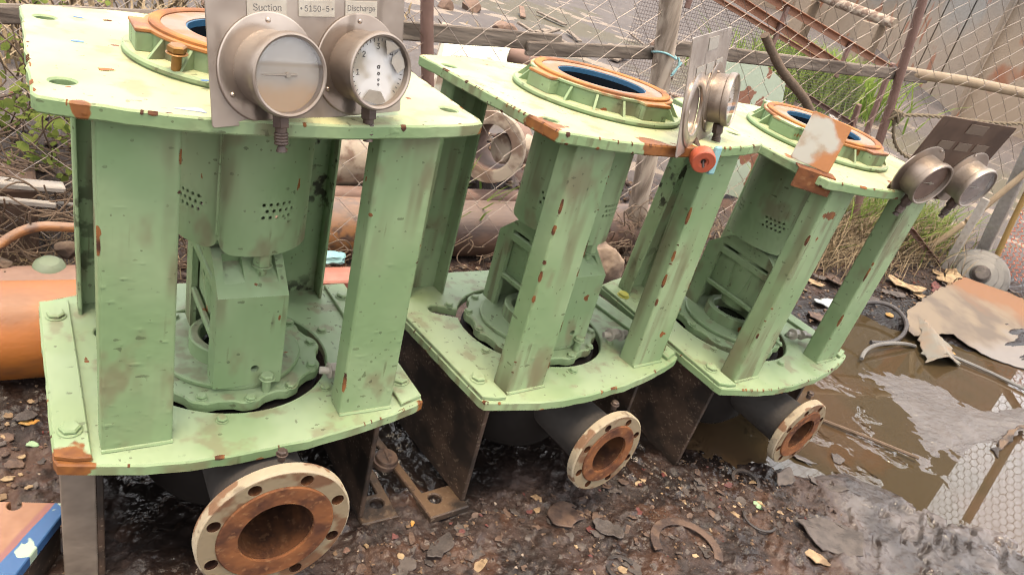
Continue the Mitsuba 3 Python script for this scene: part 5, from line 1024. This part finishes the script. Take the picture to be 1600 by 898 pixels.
def creeper(cx, cy, z0, z1, n_st, n_lf, seed, spread=0.3):
    q = np.random.default_rng(seed); stems, V, F = [], [], []; b = 0
    for _ in range(n_st):
        x, y = cx + q.uniform(-spread, spread), cy + q.uniform(-0.12, 0.12); p = [(x, y, z0)]
        for k in range(7): p.append((p[-1][0] + q.normal(0, 0.05), p[-1][1] + q.normal(0, 0.03), p[-1][2] + (z1 - z0) / 7 * q.uniform(0.5, 1.3)))
        p = spline(p, 24); stems.append(p)
        for _ in range(n_lf // n_st):
            c = p[q.integers(2, 24)] + q.normal(0, 0.022, 3); r = q.uniform(0.007, 0.019); nrm = q.normal(0, 0.6, 3) + [0, -0.4, 0.9]; nrm /= np.linalg.norm(nrm)
            u = np.cross(nrm, q.normal(size=3)); u /= np.linalg.norm(u); v = np.cross(nrm, u)
            V += [c - u * r * 1.1, c - u * 0.5 * r + v * r * 0.7, c + u * 0.4 * r + v * r * 0.75, c + u * r * 1.2 - nrm * r * 0.3, c + u * 0.4 * r - v * r * 0.75, c - u * 0.5 * r - v * r * 0.7]
            F += [[b, b + 1, b + 5], [b + 1, b + 2, b + 5], [b + 2, b + 4, b + 5], [b + 2, b + 3, b + 4]]; b += 6
    return tubes(stems, 0.0025, 5), trimesh.Trimesh(V, F, process=False)
for args, lab in (((-0.12, 1.52, 0.30, 0.95, 26, 700, 1, 0.22), 'leafy yellow green creeper climbing the fence at the upper left'), ((0.16, 1.50, 0.25, 0.55, 14, 300, 2, 0.2), 'low creeper growing behind the first pump'), ((-0.55, 1.6, 0.25, 0.95, 18, 420, 3, 0.25), 'creeper at the far left edge of the fence')):
    s_, l_ = creeper(*args); Cq = thing('creeper', lab, 'plant'); part(Cq, 'stem', shape(s_, 'bark', 30)); part(Cq, 'leaves', shape(l_, 'leaf', False)); stuff(f'{Cq}__leaves')
st('yard_weeds', cat([blades(900, 0.2, 5.2, 1.3, 0.8, 0.10, 0.3, 0.012, 0.8), blades(900, -0.6, 3.6, 0.8, 0.5, 0.1, 0.35, 0.010, 0.8), blades(300, 2.2, 7.5, 1.0, 0.6, 0.05, 0.15, 0.012, 0.9)]), 'straw', 'low dry weeds growing in the yard at the upper left')
tw = []
for _ in range(300):
    x, y = rng.uniform(-0.45, 0.30), rng.uniform(1.02, 1.4); z = max(gz(x, y), 0.05) + rng.uniform(0.05, 0.36); a = rng.uniform(0, 6.28); l = rng.uniform(0.06, 0.24)
    tw.append(spline([(x, y, z), (x + 0.5 * l * math.cos(a) + rng.normal(0, 0.02), y + 0.2 * l * math.sin(a), z + rng.normal(0, 0.04)), (x + l * math.cos(a), y + 0.4 * l * math.sin(a), z + rng.normal(0, 0.07))], 8))
for _ in range(160):
    x, y = rng.uniform(2.1, 2.8), rng.uniform(1.02, 1.3); z = gz(x, y) + rng.uniform(0.0, 0.28); a = rng.uniform(0, 6.28); l = rng.uniform(0.05, 0.18)
    tw.append(spline([(x, y, z), (x + 0.5 * l * math.cos(a) + rng.normal(0, 0.03), y + 0.2 * l * math.sin(a), z + rng.normal(0, 0.04)), (x + l * math.cos(a), y + 0.4 * l * math.sin(a), z + rng.normal(0, 0.05))], 8))
for _ in range(170):
    x, y = rng.uniform(0.35, 3.4), rng.uniform(1.10, 1.24); z = gz(x, y) + rng.uniform(0.0, 0.10) * (2.0 if 2.0 < x < 2.8 else 1); a = rng.uniform(0, 6.28); l = rng.uniform(0.05, 0.2)
    tw.append(spline([(x, y, z), (x + 0.5 * l * math.cos(a) + rng.normal(0, 0.03), y + 0.2 * l * math.sin(a), z + abs(rng.normal(0, 0.03))), (x + l * math.cos(a), y + 0.3 * l * math.sin(a), z + abs(rng.normal(0, 0.04)))], 8))
scene['dry_twigs'] = shape(tubes(tw, 0.0026, 5), 'bark', 30); labels['dry_twigs'] = {'kind': 'stuff', 'label': 'tangle of dry brown twigs and wire along the fence foot', 'category': 'twigs'}
